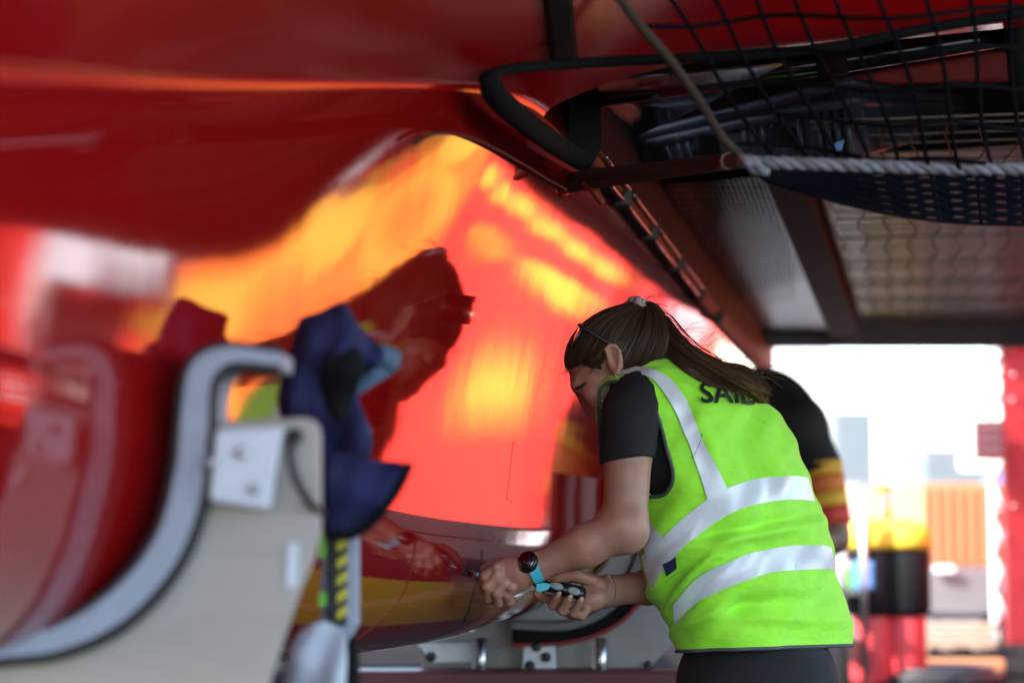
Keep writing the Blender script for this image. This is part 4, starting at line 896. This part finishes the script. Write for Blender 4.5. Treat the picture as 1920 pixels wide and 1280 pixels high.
def to_w(q): return hc0 + E1 * (q.x * rad.x) + E2 * (q.y * rad.y) + E3 * (q.z * rad.z)
HBV = BVHTree.FromPolygons([Vector(v) for v in Vh], [tuple(int(i) for i in q) for q in Qh])
paths = []; tl = to_l(TIE).normalized()
HL = catmull([Vector((x, y, d)) for x, y, d in ((1236, 672, 3.53), (1215, 700, 3.53), (1192, 708, 3.52), (1176, 700, 3.515), (1168, 684, 3.512), (1160, 646, 3.502), (1134, 648, 3.502), (1130, 678, 3.508), (1116, 690, 3.512), (1094, 684, 3.52), (1070, 693, 3.545), (1064, 694, 3.58), (1070, 693, 3.615), (1094, 684, 3.64), (1130, 678, 3.652), (1160, 646, 3.658))], 10)
for s in range(640):
    q = HL[min(len(HL) - 1, int(random.random() * len(HL)))]; a = to_l(W(q.x + random.uniform(-5, 5), q.y + random.uniform(-5, 4), q.z)).normalized(); P = []
    th = max(.05, a.angle(tl)); lift = random.uniform(.985, 1.02); st = random.uniform(0, .25)
    for i in range(12):
        t = st + (1 - st) * i / 11; v = (a * math.sin((1 - t) * th) + tl * math.sin(t * th)) / math.sin(th); q3 = to_w(v * lift); nr = HBV.find_nearest(q3); o3 = nr[1] if (nr[0] - hc0).dot(nr[1]) > 0 else -nr[1]; P.append(nr[0] + o3 * (.0006 + (lift - .985) * .06))
    tn = random.betavariate(1.1, 3.4) * .6; paths.append((P, [tn] * 12))
strands('combed_strands', paths, .0009, pr)
paths = []
CL = [(1204, 592, 3.572), (1236, 612, 3.565), (1262, 645, 3.555), (1300, 676, 3.54), (1345, 696, 3.53), (1385, 709, 3.52), (1414, 725, 3.515), (1438, 744, 3.51)]
def pony_pt(x, y, D):
    o, d = ray(x, y); r = VB.ray_cast(o, d); p = W(x, y, D)
    if r[0] is not None and r[3] < (p - o).length + .004: p = o + d * (r[3] - .008)
    return p
wid = [14, 29, 29, 23, 18, 16, 15, 11]
locks = []
for l in range(16):
    locks.append((random.uniform(0, 6.28), random.random() ** .5, random.uniform(0, 6.28), random.uniform(4, 11), random.uniform(.9, 1.9), random.random(), random.choice((8, 8, 8, 7, 6)), random.uniform(-6, 6)))
for s in range(720):
    a, ro, ph, am, fr, lt, K, sh_ = locks[s % 16]; P = []; j1, j2 = random.gauss(0, 1), random.gauss(0, 1); ja = random.uniform(.8, 1.25)
    for i in range(K):
        x, y, D = CL[i]; w = wid[i] * ro; jt = 5.5 if i < K - 1 else 2.5
        P.append(Vector((x + w * math.cos(a) * .5 + jt * j1 + random.gauss(0, 1.3) + sh_ * i / 7, y + w * math.sin(a) + jt * j2 + am * ja * math.sin(i * fr + ph) * (.25 + 1.3 * (i / 7) ** 1.5) + random.gauss(0, 1.3), D - .02 * ro * math.cos(a + 1) * min(1, i / 2))))
    Q = catmull(P, 4); n = len(Q); base = .6 * lt + .4 * random.random(); tn = [min(1, max(0, (.08 + 1.0 * max(0, i / 29 - .12)) * (.08 + 1.5 * base ** 1.6))) for i in range(n)]
    paths.append(([pony_pt(q.x, q.y, q.z - .010 * abs(math.sin(ph + j1))) for q in Q], tn))
strands('pony_tail', paths, .0009, pr)
paths = []
for s in range(34):
    q = HL[min(len(HL) - 1, int(random.random() * len(HL)))]; p = W(q.x, q.y, q.z); L = random.uniform(.01, .03); dr = (dirpx(-.6, -.5, random.uniform(-.4, .4)) + Vector((random.uniform(-.4, .4), random.uniform(-.4, .4), random.uniform(-.4, .4)))).normalized()
    paths.append(([p, p + dr * L * .5 + Vector((0, 0, .003)), p + dr * L], [.5] * 3))
for s in range(40):
    x, y, D = CL[random.randint(0, 6)]; P = [pony_pt(x + random.uniform(-20, 20), y - wid[3] * .8 + random.uniform(-8, 4), D) for _ in range(1)]; d = dirpx(random.uniform(.2, 1), random.uniform(-.6, .5)); P += [P[0] + d * .02 + Vector((0, 0, .006)), P[0] + d * .045]
    paths.append((P, [.6] * 3))
strands('stray_strands', paths, .0006, pr)
V, F = [], []
for k in range(3):
    P = [];
    for a in np.linspace(0, 2 * math.pi, 40): P.append(W(1186 + 7 * k + 3.5 * math.cos(a * 7 + k), 584 + 3 * k, 3.572) + dirpx(.35, .93) * (.021 * math.cos(a)) + dirpx(-.5, .2, 1) * (.024 * math.sin(a)))
    tube_vf(P, .0080, 8, V, F)
tag(pyd('scrunchie', V, F, M['scrunch'], None, True), 'off-white scrunchie tied round the base of her pony tail', 'scrunchie')
sg_ = thing('sunglasses', 'dark sunglasses pushed up on top of her hair', 'sunglasses', W(1085, 620, 3.58))
for D0, D1 in ((3.505, 3.57), (3.59, 3.655)):
    pts = []
    bm = bmesh.new(); g = []
    for i in range(8):
        d = D0 + (D1 - D0) * i / 7; cx = 5 * (1 - ((d - 3.58) / .075) ** 2); g.append((bm.verts.new(W(1091 - cx, 610, d)), bm.verts.new(W(1080 - cx, 632, d)), bm.verts.new(W(1073 - cx, 652, d))))
    for i in range(7):
        for j in range(2): bm.faces.new((g[i][j], g[i][j + 1], g[i + 1][j + 1], g[i + 1][j]))
    o = bmo('lens', bm, M['glass'], sg_, True); md = o.modifiers.new('thick', 'SOLIDIFY'); md.thickness = .003
tube('brow_bar', [W(1091, 610, 3.502), W(1086, 609, 3.54), W(1085, 609, 3.58), W(1086, 609, 3.62), W(1091, 610, 3.658)], .0032, M['black'], sg_, 6)
for D in (3.4985, 3.6615): tube('temple_arm', catmull([W(1090, 614, D + .003), W(1110, 624, D), W(1136, 640, D - .001 if D < 3.58 else D + .001), W(1152, 646, D), W(1170, 662, D + .004 if D < 3.58 else D - .004)], 5), .0028, M['black'], sg_, 6)

# watch, bracelet, screwdriver, trousers, shoes
wt = thing('wristwatch', 'round black sports watch on a turquoise strap round her near wrist', 'watch', W(988, 1054, 3.39))
fa = dirpx(-.92, -.38); wc0 = W(1001, 1063, 3.418); s1 = dirpx(-.38, .92); V, F = [], []
for i in range(41):
    a = 2 * math.pi * i / 40
    for e, rr_ in ((-.009, .0262), (-.009, .0285), (.009, .0285), (.009, .0262)): V.append(wc0 + fa * e + (s1 * math.cos(a) + FW * math.sin(a)) * rr_)
for i in range(40):
    for j in range(4): F.append((4 * i + j, 4 * i + (j + 1) % 4, 4 * i + 4 + (j + 1) % 4, 4 * i + 4 + j))
pyd('strap', V, F, M['turq'], wt)
prism('strap_tail', [(1006, 1094), (1022, 1092), (1034, 1095), (1028, 1104), (1012, 1110), (1004, 1106)], 3.388, .004, M['turq'], wt, .001)
wn = dirpx(-.55, .42, -.75); wp = W(989, 1053, 3.398)
lathe('case', [(.0185, -.008), (.0195, -.002), (.0192, .003), (.0165, .0045)], wp, M['black'], wt, 28, wn); lathe('dial', [(.0162, 0), (.0160, .0012), (.001, .0014)], wp + wn * .0042, M['glass'], wt, 28, wn)
blob('crown_button', wp + dirpx(.7, .5, .2) * .0195, (wn, fa, s1), (.003, .003, .004), M['steel'], wt)
br = thing('bracelet', 'silver bead bracelet round her far wrist', 'bracelet', W(1136, 1108, 3.61)); bc = W(1137, 1108, 3.6125); ba = dirpx(-.99, .08, -.5).normalized(); u1 = ba.cross(FW).normalized(); u2 = ba.cross(u1)
bmb = bmesh.new(); bmesh.ops.create_icosphere(bmb, subdivisions=1, radius=.0026); meb = bpy.data.meshes.new('bead'); bmb.to_mesh(meb); bmb.free(); meb.materials.append(M['silver'])
for k in range(54):
    a = 2 * math.pi * k / 54; o = bpy.data.objects.new('bead', meb); col.objects.link(o); o.parent = br; o.matrix_parent_inverse = Matrix.Translation(-br.location); o.location = bc + (u1 * math.cos(a) + u2 * math.sin(a)) * .0292 + ba * .0012 * math.sin(3 * a)
sd = thing('screwdriver', 'black screwdriver handle with pale grey grips held in her far hand', 'screwdriver', W(1050, 1102, 3.56))
h0, h1 = W(1000, 1088, 3.562), W(1098, 1116, 3.552); ha = (h1 - h0).normalized(); hl = (h1 - h0).length
lathe('handle', [(.006, 0), (.010, .004), (.0115, .012), (.0095, .022), (.0135, .034), (.0145, .05), (.012, .062), (.0145, .074), (.0148, .086), (.012, .094), (.005, hl)], h0, M['black'], sd, 20, ha)
for e in (.043, .076):
    for k in range(4):
        a = k * math.pi / 2 + .55; q = ha.orthogonal().normalized(); q2 = ha.cross(q); n_ = q * math.cos(a) + q2 * math.sin(a); blob('grip_pad', h0 + ha * e + n_ * .0132, (ha, ha.cross(n_), n_), (.0125, .0068, .0026), M['greygrip'], sd)
tube('blade', [h0, h0 - ha * .05 + Vector((0, 0, .002))], .0028, M['steel'], sd)
tl_ = thing('steel_tool', 'short shiny steel driver bit between her fist and the hull', 'tool', W(890, 1075, 3.44))
tube('shaft', [W(912, 1080, 3.44), W(893, 1076, 3.445), W(880, 1075, 3.45)], .0055, M['steel'], tl_, 14); tube('collar', [W(900, 1078, 3.443), W(893, 1076.5, 3.445)], .0075, M['turqmetal'], tl_, 14)
hipL, hipR = W(1358, 1360, 3.59), W(1494, 1355, 3.73)
TR = [ell(W(1420, 1292, 3.655), (Vector((1, 0, 0)), Vector((0, 1, 0)), Vector((0, 0, 1))), (.150, .147, .15), .03)]
legs = []
for hp_, fx, fy in ((hipL, -.03, -.02), (hipR, .02, .05)):
    kn = Vector((hp_.x + fx * .8, hp_.y + fy, .46)); an = Vector((hp_.x + fx, hp_.y + fy, .09)); TR += [cap(hp_, kn, .094, .062, .03), cap(kn, an, .062, .048, .02)]; legs.append(an)
Vt, Qt = sdf_mesh(TR, .009); np_mesh('trousers', Vt, Qt, M['trouser'], pr)
for an in legs:
    Vs_, Qs_ = sdf_mesh([cap(an + Vector((.03, -.03, -.045)), an + Vector((-.10, .10, -.055)), .042, .035, .02), cap(an, an + Vector((.02, -.02, -.04)), .042, .045, .02)], .006); np_mesh('shoe', Vs_, Qs_, M['blackfoam'], pr)

# ------------------------------------------------------------------ second crew member, bent over beyond her
p2 = thing('person', 'crew member in dark top with red and yellow striped sleeve bending beyond the woman', 'person', (W(1440, 1200, 7.2).x, W(1440, 1200, 7.2).y, 0))
def P2(x, y, d=7.2): return W(x, y, d)
T2 = [cap(P2(1425, 800), P2(1440, 1180), .21, .20, .05), cap(P2(1440, 775), P2(1492, 800, 7.064), .136, .115, .05), cap(P2(1490, 800, 7.064), P2(1535, 875, 6.996), .10, .083, .03), cap(P2(1350, 800, 7.404), P2(1440, 770), .12, .13, .04)]
Vt, Qt = sdf_mesh(T2, .01); np_mesh('dark_top', Vt, Qt, M['blackmat2'], p2)
an_ = [P2(1535, 868, 6.996), P2(1556, 985, 6.955)]
def seg(t): return an_[0].lerp(an_[1], t)
for i, (a, b, m) in enumerate(((0, .22, 'brownstripe'), (.22, .5, 'orangestripe'), (.5, .72, 'brownstripe'), (.72, 1.0, 'redstripe'))):
    tube('sleeve_stripe', [seg(a), seg((a + b) / 2), seg(b)], [.081 - .005 * a, .0805 - .005 * (a + b) / 2, .080 - .005 * b], M[m], p2, 24)
B2 = [cap(P2(1370, 730, 7.336), P2(1425, 770), .08, .09, .03), ell(P2(1310, 738, 7.404), (dirpx(-.8, -.6), dirpx(-.6, .8), FW), (.13, .10, .095), .02), cap(P2(1425, 800), P2(1440, 1150), .12, .12, .04),
      cap(P2(1490, 800, 7.064), P2(1556, 985, 6.955), .068, .062, .02), cap(P2(1556, 985, 6.955), P2(1562, 1010, 6.928), .062, .055, .02), cap(P2(1562, 1006, 6.928), P2(1440, 1060, 6.725), .055, .038, .02), cap(P2(1440, 1060, 6.725), P2(1390, 1075, 6.657), .04, .04, .02)]
for k in range(4): B2 += chain([P2(1390, 1068 + 8 * k, 6.66), P2(1365, 1074 + 9 * k, 6.64), P2(1350, 1084 + 9 * k, 6.66)], [.011, .010, .008], .003)
B2 += chain([P2(1405, 1062, 6.657), P2(1385, 1050, 6.629), P2(1368, 1052, 6.616)], [.013, .011, .009], .003)
Vt, Qt = sdf_mesh(B2, .007); np_mesh('body', Vt, Qt, M['darkskin'], p2)
H2 = [ell(P2(1314, 731, 7.404), (dirpx(-.8, -.6), dirpx(-.6, .8), FW), (.134, .106, .102), .02)]; Vt, Qt = sdf_mesh(H2, .008); cq = Vt[Qt].mean(1)
np_mesh('hair', Vt, Qt[np.array([proj(c)[1] < 765 for c in cq])], M['haircap'], p2)
T3 = []
for hx_, D_ in ((1405, 7.1), (1478, 7.35)):
    h_ = P2(hx_, 1190, D_); k_ = Vector((h_.x - .02, h_.y - .03, .46)); a_ = Vector((h_.x, h_.y, .08)); T3 += [cap(h_, k_, .125, .085, .03), cap(k_, a_, .085, .065, .02), cap(a_ + Vector((0, 0, -.035)), a_ + Vector((-.12, -.04, -.045)), .045, .035, .02)]
Vt, Qt = sdf_mesh(T3, .012); np_mesh('trousers', Vt, Qt, M['trouser'], p2)
